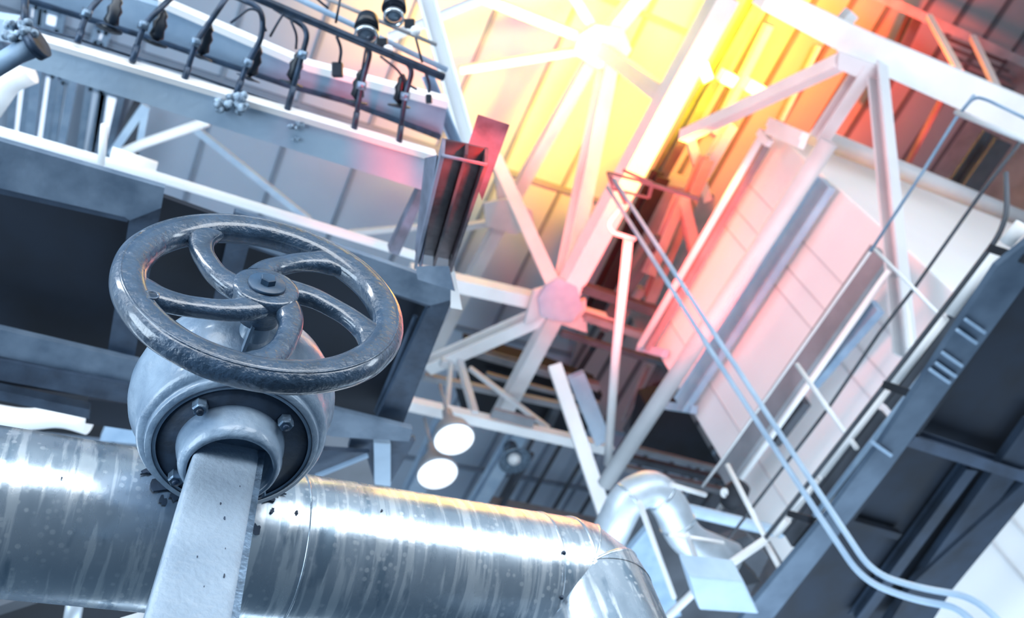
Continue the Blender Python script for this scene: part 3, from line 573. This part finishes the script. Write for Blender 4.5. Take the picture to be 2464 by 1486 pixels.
# ================================================================ PIPE RACK (upper left)
ZB = 2.6
t = thing('rack_beam', 'lower pale rack beam crossing the upper left with the hooks ending on it', 'beam', onZ(560, 250, ZB))
slab('beam_body', [(40, 92), (85, 103), (1048, 392), (1032, 462), (85, 168), (20, 150)], ZB, 0.045, RACK, parent=t)
slab('lit_flange', [(40, 80), (1052, 376), (1048, 390), (40, 93)], ZB - 0.004, 0.05, WHITE, parent=t)  # front edge made white, the light it catches put into the colour
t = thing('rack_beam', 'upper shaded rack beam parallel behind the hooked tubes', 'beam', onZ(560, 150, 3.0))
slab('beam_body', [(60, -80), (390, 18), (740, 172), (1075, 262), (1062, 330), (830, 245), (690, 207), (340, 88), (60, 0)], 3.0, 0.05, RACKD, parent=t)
slab('lit_flange', [(380, 0), (740, 155), (1080, 245), (1075, 262), (740, 172), (380, 16)], 2.995, 0.06, WHITE, parent=t)  # lit front strip of the upper beam, painted white
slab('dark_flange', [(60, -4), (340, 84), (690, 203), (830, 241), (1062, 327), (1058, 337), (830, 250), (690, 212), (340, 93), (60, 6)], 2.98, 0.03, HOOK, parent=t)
t = thing('conduit_strip', 'thin bent wire running along the top of the lower rack beam', 'wire', onZ(400, 150, 2.62))
MB().tube([onZ(50, 55, 2.66), onZ(180, 92, 2.66), onZ(330, 140, 2.66)], 0.0035, 8).build('wire', HOOK, t)
MB().tube([onZ(330, 140, 2.66), onZ(450, 175, 2.66), onZ(670, 250, 2.66)], 0.0035, 8).build('wire', HOOK, t)
rail = rod('manifold_pipe', [onZ(560, -30, 2.66), onZ(640, 4, 2.66), onZ(1068, 186, 2.66)], 20, HOOK, 'dark manifold pipe feeding the hooked tubes at top', 'pipe', seg=16)
rod('manifold_pipe', [onZ(640, -40, 2.9), onZ(1075, 168, 2.9)], 14, RACKD, 'grey tube just above the dark manifold pipe', 'pipe', seg=16)
rod('manifold_pipe', [onZ(700, -40, 3.2), onZ(1050, 108, 3.2)], 10, MIDST, 'thin grey tube passing between the two spotlights', 'pipe', seg=12)
hooks = [([(60, -20), (60, 55)], (62, 50)), ([(248, -12), (208, 32), (186, 104)], (275, 28)), ([(415, -8), (345, 60), (318, 150)], (384, 62)),
         ([(555, -20), (500, 60), (472, 100), (438, 210)], (494, 95)), ([(560, -10), (632, 20), (632, 90), (596, 150), (568, 228)], (612, 148)),
         ([(660, 18), (744, 70), (728, 130), (690, 268)], (712, 160)), ([(800, 72), (895, 112), (870, 205), (850, 322)], (864, 205)),
         ([(900, 115), (996, 158), (975, 230), (958, 358)], (965, 215))]
names = ['leftmost', 'second', 'third', 'fourth', 'fifth', 'sixth', 'seventh', 'rightmost']
def lerpZ(i, n): return 2.72 - 0.10 * i / max(1, n - 1)
for i, (pts, kb) in enumerate(hooks):
    W = [onZ(x, y, lerpZ(j, len(pts))) for j, (x, y) in enumerate(pts)]
    t = thing('hooked_tube', names[i] + ' hooked tube from the left on the upper left rack' if i not in (0, 7) else names[i] + ' hooked tube of the upper left rack', 'tube', W[-1], 'hooked tubes on the rack')
    pth = arc_path(W, 0.035, 8); n = len(pth)
    MB().tube(pth, [0.0078] * n, 12).build('tube_body', HOOK, t)
    a = W[-1] + (W[-2] - W[-1]) * 0.02; b = W[-1] + (W[-2] - W[-1]) * (0.45 if len(pts) > 2 else 0.9)
    MB().tube([a, b], 0.0092, 12).build('sleeve', HOOK, t)
    k = onZ(*kb, 2.7); u = (W[-2] - W[-1]).normalized()
    MB().tube([W[-2] + u * 0.01, W[-2] - u * 0.012], 0.014, 12).build('collar', BOLT, t)
    if i:
        t2 = thing('insulator', 'black insulator beside the ' + names[i] + ' hooked tube', 'insulator', k, 'black insulators on the rack')
        MB().lathe([(0.003, -0.055), (0.03, -0.05), (0.006, -0.044), (0.008, -0.04), (0.02, -0.03), (0.016, -0.01), (0.02, 0.005), (0.012, 0.02), (0.014, 0.03), (0.004, 0.045)], k, (W[-2] - W[-1]), 18).build('insulator_body', INSUL, t2)
        MB().lathe([(0.004, -0.052), (0.034, -0.05), (0.034, -0.048), (0.004, -0.046)], k, (W[-2] - W[-1]), 18).build('skirt', HOOK, t2)
wires = [([(555, 55), (600, 20), (622, 25), (640, 75)], 'looping dark wire near the fifth hooked tube'), ([(690, 20), (665, 60), (650, 88)], 'short dark wire between fifth and sixth hooked tubes'),
         ([(820, -10), (808, 55)], 'thin wire dropping to the manifold at top'), ([(915, 135), (960, 170), (975, 200), (1003, 215)], 'small wire joining the rightmost hooked tube'),
         ([(880, 118), (873, 160), (868, 190)], 'thin wire along the seventh hooked tube'), ([(1000, 90), (1008, 120), (1016, 150)], 'pale thin wire hanging below the right spotlight'),
         ([(700, 50), (715, 85), (712, 118)], 'thin wire left of the sixth hooked tube'), ([(755, -10), (775, 8), (790, 20)], 'thin wire at the top edge above the manifold')]
for p, l in wires:
    W = [onZ(x, y, 2.68) for x, y in p]; tag(MB().tube(arc_path(W, 0.03, 5), 0.0035, 8).build('wire', CABLE), l, 'wire')
for i, (p, q) in enumerate((([(810, 88), (822, 118), (817, 150)], (812, 168)), ([(1022, 168), (1034, 205), (1032, 222)], (1032, 238)))):
    W = [onZ(x, y, 2.66) for x, y in p]; k = onZ(*q, 2.66)
    t = thing('hanging_plug', ('left' if i == 0 else 'right') + ' black plug hanging on a cable from the manifold', 'plug', k)
    MB().tube(arc_path(W, 0.02), 0.0045, 10).build('cable', CABLE, t)
    s_ = 1 if i == 0 else 0.6
    MB().box(k, RIGHT * 0.015 * s_, UP * 0.02 * s_, FWD * 0.012).build('plug_body', INSUL, t, bevel=0.003)
for i, (x, y) in enumerate(((882, 78), (948, 32))):
    c = onZ(x, y, 2.75); s_ = 1.0 if i == 0 else 0.85; ax = (BACK * 0.6 - UP * 0.8).normalized()
    t = thing('spotlight', ('lower left' if i == 0 else 'upper right') + ' of two small black spotlights with silver rings', 'spotlight', c)
    MB().lathe([(0.012, 0.05), (0.03, 0.045), (0.036, 0.0), (0.03, -0.002), (0.0, -0.002)][::-1], c + UP * 0.012, -ax, 24).build('housing', INSUL, t)
    MB().lathe([(0.029 * s_, 0.0), (0.036 * s_, 0.0), (0.036 * s_, 0.014), (0.029 * s_, 0.014), (0.029 * s_, 0.0)], c - UP * 0.006, ax, 28, cap=False).build('ring', CHROME, t)
    MB().lathe([(0.0, 0.012), (0.018 * s_, 0.009), (0.028 * s_, 0.0)][::-1], c - UP * 0.006, ax, 24).build('glass', GLASSY, t)
    MB().box(c + RIGHT * 0.045 - UP * 0.03, RIGHT * 0.015, UP * 0.012, FWD * 0.01).build('bracket', INSUL, t, bevel=0.002)
    MB().lathe([(0.0, -0.016), (0.013, -0.01), (0.016, 0.0), (0.013, 0.01), (0.0, 0.016)], c + RIGHT * 0.062 - UP * 0.05, UP, 16).build('bulb', WHITE, t)
def lump(name, px, py, z, rx, n, label):
    c = onZ(px, py, z); mb = MB()
    for i in range(n):
        o = V((random.uniform(-1, 1), random.uniform(-1, 1), random.uniform(-0.3, 0.2))) * rx
        r = rx * random.uniform(0.18, 0.34)
        mb.lathe([(0.0, -r), (r * 0.6, -r * 0.75), (r, 0), (r * 0.6, r * 0.7), (0, r)], c + RIGHT * o.x + UP * o.y * 0.5 + FWD * o.z, (random.random() - .5, random.random() - .5, 1), 10)
    return tag(mb.build(name, RUST), label, 'growth')
lump('foam_lump', 560, 248, ZB - 0.01, 0.045, 26, 'crusty foam lump on the lower rack beam under the fifth tube')
lump('foam_streak', 712, 300, ZB, 0.02, 12, 'crusty streak on the lower rack beam right of the sixth tube')
lump('foam_streak', 710, 335, ZB, 0.012, 8, 'small crust at the lower edge of the lower rack beam')
t = thing('corroded_pipe', 'short corroded pipe with a crusted head at the left edge', 'pipe', onZ(60, 130, 2.4))
MB().tube([onZ(-60, 190, 2.4), onZ(40, 130, 2.4), onZ(82, 108, 2.4)], [0.024, 0.024, 0.028], 20).build('pipe_body', RACKD, t)
MB().tube([onZ(78, 110, 2.4), onZ(98, 100, 2.4)], 0.038, 24).build('end_collar', HOOK, t)
o = lump('crusted_head', 55, 78, 2.4, 0.04, 24, 'x'); o.location = o.location; m0 = o.location.copy()
o.parent = t; o.location = m0 - t.location; del o['label']; del o['category']
o = thing('white_duct_elbow', 'smooth white duct elbow at the left edge below the corroded pipe', 'duct', onZ(20, 190, 3.4))
MB().tube(arc_path([onZ(72, 168, 3.4), onZ(18, 190, 3.4), onZ(-30, 260, 3.4)], 0.1), m_(34, onZ(18, 190, 3.4)), 24).build('duct_shell', WHITE, o)
squ('wall_stub', onZ(-20, 60, 3.6), onZ(45, 70, 3.6), 60, RACK, 'grey steel stub at the very left edge above the corroded pipe', 'beam')
# ================================================================ BIG PIPE
PY, PZ, PR = 1.04, 1.027, 0.110
t = thing('clad_pipe', 'big shiny galvanised pipe running across the bottom behind the valve', 'pipe', (0.2, PY, PZ))
xs = [-0.9 + i * 0.05 for i in range(33)]
xe = 0.825
MB().tube([V((-0.9, PY, PZ)), V((0.2, PY, PZ)), V((0.36, PY, PZ))], PR, 96, cap=False).build('cladding_section', GALV, t)
MB().tube([V((0.355, PY, PZ)), V((xe, PY, PZ))], PR * 1.012, 96, cap=False).build('cladding_section', GALV, t)
# segmented elbow turning down
def elbow(a0, a1, R, rad):
    pts = []
    for k in range(2):
        a = a0 + (a1 - a0) * k
        pts.append((V((xe + R * math.sin(a), PY, PZ - R * (1 - math.cos(a)))), V((math.cos(a), 0, -math.sin(a)))))
    return pts
R_ = 0.04; cuts = [0, math.radians(24), math.radians(66), math.radians(90)]
for j in range(3):
    (pa, ta), (pb, tb) = elbow(cuts[j], cuts[j + 1], R_, PR)
    mb = MB(); seg = 96; vs = []
    for p, tt in ((pa, ta), (pb, tb)):
        uu = V((0, 1, 0)); qq = tt.cross(uu).normalized()
        for k in range(seg):
            an = 2 * math.pi * k / seg; vs.append(p + (uu * math.cos(an) + qq * math.sin(an)) * PR * (1.02 if j % 2 == 0 else 1.008))
    mb.add(vs, [(k, (k + 1) % seg, seg + (k + 1) % seg, seg + k) for k in range(seg)], True)
    mb.build('elbow_gore', GALV, t)
    mb = MB(); mb.lathe([(PR * 1.012, -0.003), (PR * 1.028, -0.002), (PR * 1.03, 0), (PR * 1.028, 0.002), (PR * 1.012, 0.003)], pa, ta, 96, cap=False); mb.build('seam_bead', GALV, t)
pb = V((xe + R_, PY, PZ - R_)); MB().tube([pb, pb - V((0, 0, 0.5))], PR * 1.01, 96, cap=False).build('cladding_section', GALV, t)
MB().lathe([(PR * 1.0, -0.0015), (PR * 1.018, -0.001), (PR * 1.018, 0.001), (PR * 1.0, 0.0015)], (0.355, PY, PZ), (1, 0, 0), 96, cap=False).build('seam_bead', GALV, t)
MB().lathe([(PR * 1.012, -0.003), (PR * 1.022, -0.002), (PR * 1.024, 0), (PR * 1.022, 0.002), (PR * 1.012, 0.003)], (0.765, PY, PZ), (1, 0, 0), 96, cap=False).build('seam_bead', GALV, t)
# rivets along the seam
for a in (200, 235, 265):
    an = math.radians(a); p = V((0.765, PY + PR * 1.025 * math.cos(an), PZ + PR * 1.025 * math.sin(an)))
    MB().lathe([(0.0, 0.003), (0.003, 0.002), (0.004, 0.0)][::-1], p, (0, math.cos(an), math.sin(an)), 10).build('rivet', HOOK, t)
# ================================================================ GATE VALVE
N = V((-0.0703, -0.9974, -0.0167)).normalized()
WC = V((0.19207, 0.60874, 1.00222))
U = to_world((V((0.34305, -0.80999, -0.47564)).cross(V((0, 0, 1)))).normalized()); U.normalize()
VV = N.cross(U).normalized()
def wp(r, deg, h=0.0): a = math.radians(deg); return WC + (U * math.cos(a) + VV * math.sin(a)) * r + N * h
BX, BY = 0.197, 0.755
valve = thing('gate_valve', 'pale round gate valve with a dark spoked handwheel in front of the big pipe', 'valve', (BX, BY, 0.9))
# rim with a slight ridge and uneven cast surface
mb = MB(); n1, n2 = 160, 28; vs = []
for i in range(n1):
    a = 360 * i / n1
    for k in range(n2):
        b = 2 * math.pi * k / n2; cr_, sr_ = math.cos(b), math.sin(b)
        ra = 0.0205 * (abs(cr_) ** 0.9) * (1 if cr_ > 0 else -1); h = 0.0175 * (abs(sr_) ** 0.9) * (1 if sr_ > 0 else -1)
        wob = 0.0006 * math.sin(a * 0.21) + 0.0005 * math.sin(a * 0.11 + 2)
        vs.append(wp(0.1532 + ra * (1 + wob * 20), a, h))
mb.add(vs, [(i * n2 + k, i * n2 + (k + 1) % n2, ((i + 1) % n1) * n2 + (k + 1) % n2, ((i + 1) % n1) * n2 + k) for i in range(n1) for k in range(n2)], True)
rim = mb.build('handwheel', WHEEL, valve)
# raised casting ridge on the rim
MB().tube([wp(0.163, i * 3.0, 0.0145) for i in range(121)], 0.0022, 8).build('rim_ridge', WHEEL, rim)
spk = [(0.026, 24), (0.045, 10), (0.062, 0), (0.082, -11), (0.103, -19), (0.122, -26), (0.137, -31), (0.151, -37)]
wdt = [0.020, 0.0165, 0.0142, 0.0135, 0.0140, 0.0162, 0.021, 0.024]; thk = [0.012, 0.0115, 0.011, 0.0105, 0.0105, 0.0112, 0.0125, 0.010]
def cr_interp(ar, t):
    n = len(ar); i = min(int(t), n - 2); f = t - i
    g = lambda j: ar[max(0, min(n - 1, j))]
    a, b, c, d = g(i - 1), g(i), g(i + 1), g(i + 2)
    return 0.5 * ((2 * b) + (c - a) * f + (2 * a - 5 * b + 4 * c - d) * f * f + (3 * b - a - 3 * c + d) * f ** 3)
offs = [0, -72, -144, -216, -288]
for s_i, off in enumerate(offs):
    mb = MB(); NS, NK = 36, 20; ring = []
    cen = [];
    for i in range(NS + 1):
        tt = (len(spk) - 1) * i / NS
        r = cr_interp([p[0] for p in spk], tt); a = cr_interp([p[1] for p in spk], tt) + off
        h = 0.004 * (1 - r / 0.15); cen.append(wp(r, a, h))
    vs = []
    for i in range(NS + 1):
        T_ = (cen[min(i + 1, NS)] - cen[max(i - 1, 0)]).normalized(); sdv = T_.cross(N).normalized()
        tt = (len(spk) - 1) * i / NS; wd = cr_interp(wdt, tt); th = cr_interp(thk, tt)
        for k in range(NK):
            b = 2 * math.pi * k / NK; cb, sb = math.cos(b), math.sin(b)
            ex = 0.8; vs.append(cen[i] + sdv * wd * (abs(cb) ** ex) * (1 if cb > 0 else -1) + N * th * (abs(sb) ** ex) * (1 if sb > 0 else -1))
    mb.add(vs, [(i * NK + k, i * NK + (k + 1) % NK, (i + 1) * NK + (k + 1) % NK, (i + 1) * NK + k) for i in range(NS) for k in range(NK)], True)
    mb.f.append([NS * NK + k for k in range(NK)]); mb.sm.append(False); mb.mi.append(0)
    mb.build('spoke', WHEEL, rim)
MB().lathe([(0.0, 0.0165), (0.034, 0.0165), (0.0385, 0.0155), (0.040, 0.012), (0.0405, 0.0), (0.038, -0.006), (0.031, -0.014), (0.026, -0.024), (0.024, -0.034), (0.0, -0.034)][::-1], WC, N, 64).build('hub', WHEEL, rim)
MB().lathe([(0.0, 0.0205), (0.0215, 0.0205), (0.0225, 0.0195), (0.0225, 0.0165)][::-1], WC, N, 48).build('washer', WNUT, rim)
MB().lathe([(0.0, 0.0285), (0.0085, 0.0285), (0.0098, 0.0275), (0.0098, 0.0205)][::-1], WC, N, 6, smooth=False).build('hex_bolt', WNUT, rim)
MB().lathe([(0.0082, 0.0), (0.0082, 0.0018), (0.0062, 0.0018), (0.0062, 0.0)], wp(0.139, 50, 0.0145), N, 24).build('cast_boss', WHEEL, rim)
# yoke bush / stem between hub and bonnet
sx = WC - N * 0.03
MB().lathe([(0.0175, 0.0), (0.0175, 0.012), (0.019, 0.026), (0.025, 0.036), (0.036, 0.045), (0.05, 0.06), (0.05, 0.1)], sx, -N, 40).build('bonnet_neck', VALVE, valve)
MB().bar(sx + V((-0.006, 0, -0.0175)), sx + V((-0.012, 0.055, -0.040)), 0.004, 0.012).build('rib', VALVE, valve)
MB().lathe([(0.0, 0.0), (0.008, 0.0), (0.008, 0.03), (0, 0.03)], WC - N * 0.005, -N, 20).build('stem', BOLT, valve)
GS = 1.04
bz = 0.985; fz = 0.894
prof = [(0.0865, fz), (0.098, fz), (0.0990, fz + 0.004), (0.0985, fz + 0.010), (0.1005, fz + 0.0105), (0.1065, fz + 0.014), (0.1098, fz + 0.020), (0.1108, fz + 0.032), (0.1125, fz + 0.046), (0.1180, fz + 0.060), (0.1228, fz + 0.070), (0.1245, fz + 0.084), (0.1240, fz + 0.100),
        (0.1185, fz + 0.122), (0.1085, fz + 0.145), (0.093, fz + 0.166), (0.072, fz + 0.183), (0.045, fz + 0.194), (0.0, fz + 0.198)]
MB().lathe(prof, (BX, BY, 0), (0, 0, 1), 96, cap=False).build('valve_body', VALVE, valve)
MB().lathe([(0.0, fz + 0.001), (0.0868, fz + 0.001), (0.0868, fz + 0.012), (0.0, fz + 0.012)], (BX, BY, 0), (0, 0, 1), 72).build('flange_face', GASKET, valve)
MB().lathe([(0.0905, fz - 0.0008), (0.0915, fz - 0.0008), (0.0915, fz + 0.001), (0.0905, fz + 0.001)], (BX, BY, 0), (0, 0, 1), 72, cap=False).build('joint_groove', GASKET, valve)
MB().lathe([(0.0, 0.876), (0.0455, 0.876), (0.047, 0.856), (0.049, 0.8515), (0.0545, 0.856), (0.0585, 0.866), (0.0585, 0.878), (0.061, 0.886), (0.062, fz + 0.001)], (BX - 0.003, BY, 0), (0, 0, 1), 72, cap=False).build('neck_boss', VALVE, valve)
for a_ in (-132, -48, 48, 132):
    an = math.radians(a_); p = V((BX - 0.003 + 0.0735 * math.cos(an), BY + 0.0735 * math.sin(an), fz))
    b = MB().lathe([(0.0, 0.013), (0.0075, 0.013), (0.0092, 0.011), (0.0092, 0.0)][::-1], p, (0, 0, -1), 6, smooth=False, a0=a_).build('flange_bolt', BOLT, valve)
    MB().lathe([(0.0, 0.0175), (0.004, 0.017), (0.0045, 0.0125)][::-1], p, (0, 0, -1), 14).build('bolt_tip', HOOK, b)
# ================================================================ SUPPORT POST
p0, p1 = V((0.190, BY, 0.885)), V((0.147, BY, 0.56))
t = thing('support_post', 'pale flat painted post rising from the bottom edge to the valve flange', 'post', tuple(p1 * GS))
mb = MB(); seg = 40; vs = []; NL = 14
for i in range(NL + 1):
    f = i / NL; c = p0.lerp(p1, f); hw = 0.037 + 0.004 * f; hd = 0.021
    if i == 0: hw *= 0.93; hd *= 0.8
    for k in range(seg):
        a = 2 * math.pi * k / seg; ca, sa = math.cos(a), math.sin(a)
        vs.append(c + V((hw * (abs(ca) ** 0.30) * (1 if ca > 0 else -1), hd * (abs(sa) ** 0.30) * (1 if sa > 0 else -1), 0)))
mb.add(vs, [(i * seg + k, i * seg + (k + 1) % seg, (i + 1) * seg + (k + 1) % seg, (i + 1) * seg + k) for i in range(NL) for k in range(seg)], True)
mb.f.append(list(range(seg))); mb.sm.append(False); mb.mi.append(0)
mb.build('post_body', POST, t)
MB().bar(p0 + V((0.037, -0.017, -0.0)), p1 + V((0.041, -0.017, 0)), 0.003, 0.008).build('weld_edge', BOLT, t)
GS = 1.0
# debris at the joint between post and pipe
def on_pipe(px, py):                               # nearest hit of the sight line with the big pipe
    d_ = P_(px, py); a = d_.y ** 2 + d_.z ** 2; b = -2 * (d_.y * PY + d_.z * PZ); c = PY ** 2 + PZ ** 2 - (PR * 1.014) ** 2
    q = max(0, b * b - 4 * a * c); return d_ * ((-b - math.sqrt(q)) / (2 * a))
def flake(px, py, s, label, el=1.0, rot=0.0):
    c = on_pipe(px, py); nrm = V((0, c.y - PY, c.z - PZ)).normalized(); tx = V((1, 0, 0)); ty = nrm.cross(tx); pts = []
    for k in range(13):
        a = 2 * math.pi * k / 13; r = s * random.uniform(0.4, 1.15); x_, y_ = r * math.cos(a) * el, r * math.sin(a)
        pts.append(c + tx * (x_ * math.cos(rot) - y_ * math.sin(rot)) + ty * (x_ * math.sin(rot) + y_ * math.cos(rot)))
    tag(MB().prism(pts, nrm * 0.0022).build('paint_flake', GASKET), label, 'flake', 'dark flakes around the post joint')
for x, y, s_, el, rot, l in ((362, 1133, .007, 3.0, .6, 'long dark flake on the pipe left of the valve flange'), (398, 1165, .014, 1.6, .3, 'large dark flake left of the post joint'), (392, 1205, .008, .7, .2, 'drooping dark flake left of the post'),
        (418, 1192, .009, 1.2, 0, 'small dark flake touching the post on its left'), (640, 1196, .011, 1.4, -.5, 'dark flake right of the post joint'), (662, 1180, .008, 2.4, -.5, 'long dark flake under the right valve bolt'),
        (655, 1228, .005, .8, 0, 'speck like flake below the long flake right of the post'), (616, 1272, .008, 1.1, .5, 'torn dark flake right of the post below the joint'), (714, 1232, .004, .6, .3, 'tiny dark flake near the pipe seam'), (148, 1150, .0018, .6, 0, 'single dark speck on the bright stripe left of the post'), (918, 1229, .002, 1, 0, 'single dark speck right of the pipe seam')):
    flake(x, y, s_, l, el, rot)
for i, (f, sx_) in enumerate(((0.30, 0.55), (0.42, 0.1), (0.50, 0.3), (0.66, 0.5), (0.72, -0.2), (0.80, 0.62), (0.86, 0.15))):
    c = (V((0.190, BY, 0.885)).lerp(V((0.147, BY, 0.56)), f * 0.8) + V((0.036 * sx_, -0.0212, 0))) * 1.04; mbc = MB()
    r_ = 0.0006 + 0.0004 * (i % 3)
    mbc.prism([c + V((r_ * math.cos(k) * random.uniform(.6, 1.2), -0.0002, 2.2 * r_ * math.sin(k) * random.uniform(.6, 1.2))) for k in (0, .9, 1.8, 2.7, 3.6, 4.5, 5.4)], (0, 0.001, 0))
    ch = mbc.build('paint_chip', GASKET, t)
# things below the big pipe at bottom left
squ('lower_brace', at(-40, 1470, 2.6), at(160, 1405, 2.6), 34, DARKST, 'dark brace below the big pipe at bottom left', 'brace')
rod('lower_pipe', [at(190, 1395, 2.8), at(165, 1540, 2.8)], 40, INSP, 'upright shiny pipe below the big pipe at bottom left', 'pipe', seg=20)
slab('lower_machine', [(-60, 1400), (520, 1440), (520, 1600), (-60, 1600)], 4.5, 0.1, BLACKST, 'black machine underside below the big pipe', 'machine')
rod('lower_flange', [at(300, 1530, 1.5), at(400, 1500, 1.5)], 90, WHITE, 'white flange peeking out left of the support post foot', 'flange', seg=28)
rod('upper_duct', [at(-60, 990, 3.2), at(60, 1010, 3.2), at(150, 1000, 3.2), at(215, 1020, 3.2)], 52, WHITE, 'white duct showing between the platform and the big pipe', 'duct', seg=24, bend=0.05)
slab('grey_sheet', [(280, 960), (350, 965), (350, 1070), (240, 1060)], 4.0, 0.05, RACKD, 'grey panel between the white duct and the valve body', 'panel')
slab('shade_sheet', [(-60, 930), (310, 960), (300, 1060), (-60, 1020)], 5.5, 0.05, BLACKST, 'black sheet for the shade behind the white duct', 'recess')  # added black sheet that stands for shade behind the duct
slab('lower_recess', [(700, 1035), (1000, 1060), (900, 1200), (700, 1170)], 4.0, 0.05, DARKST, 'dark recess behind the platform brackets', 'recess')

for o in bpy.data.objects:
    if '_o' in o: del o['_o']
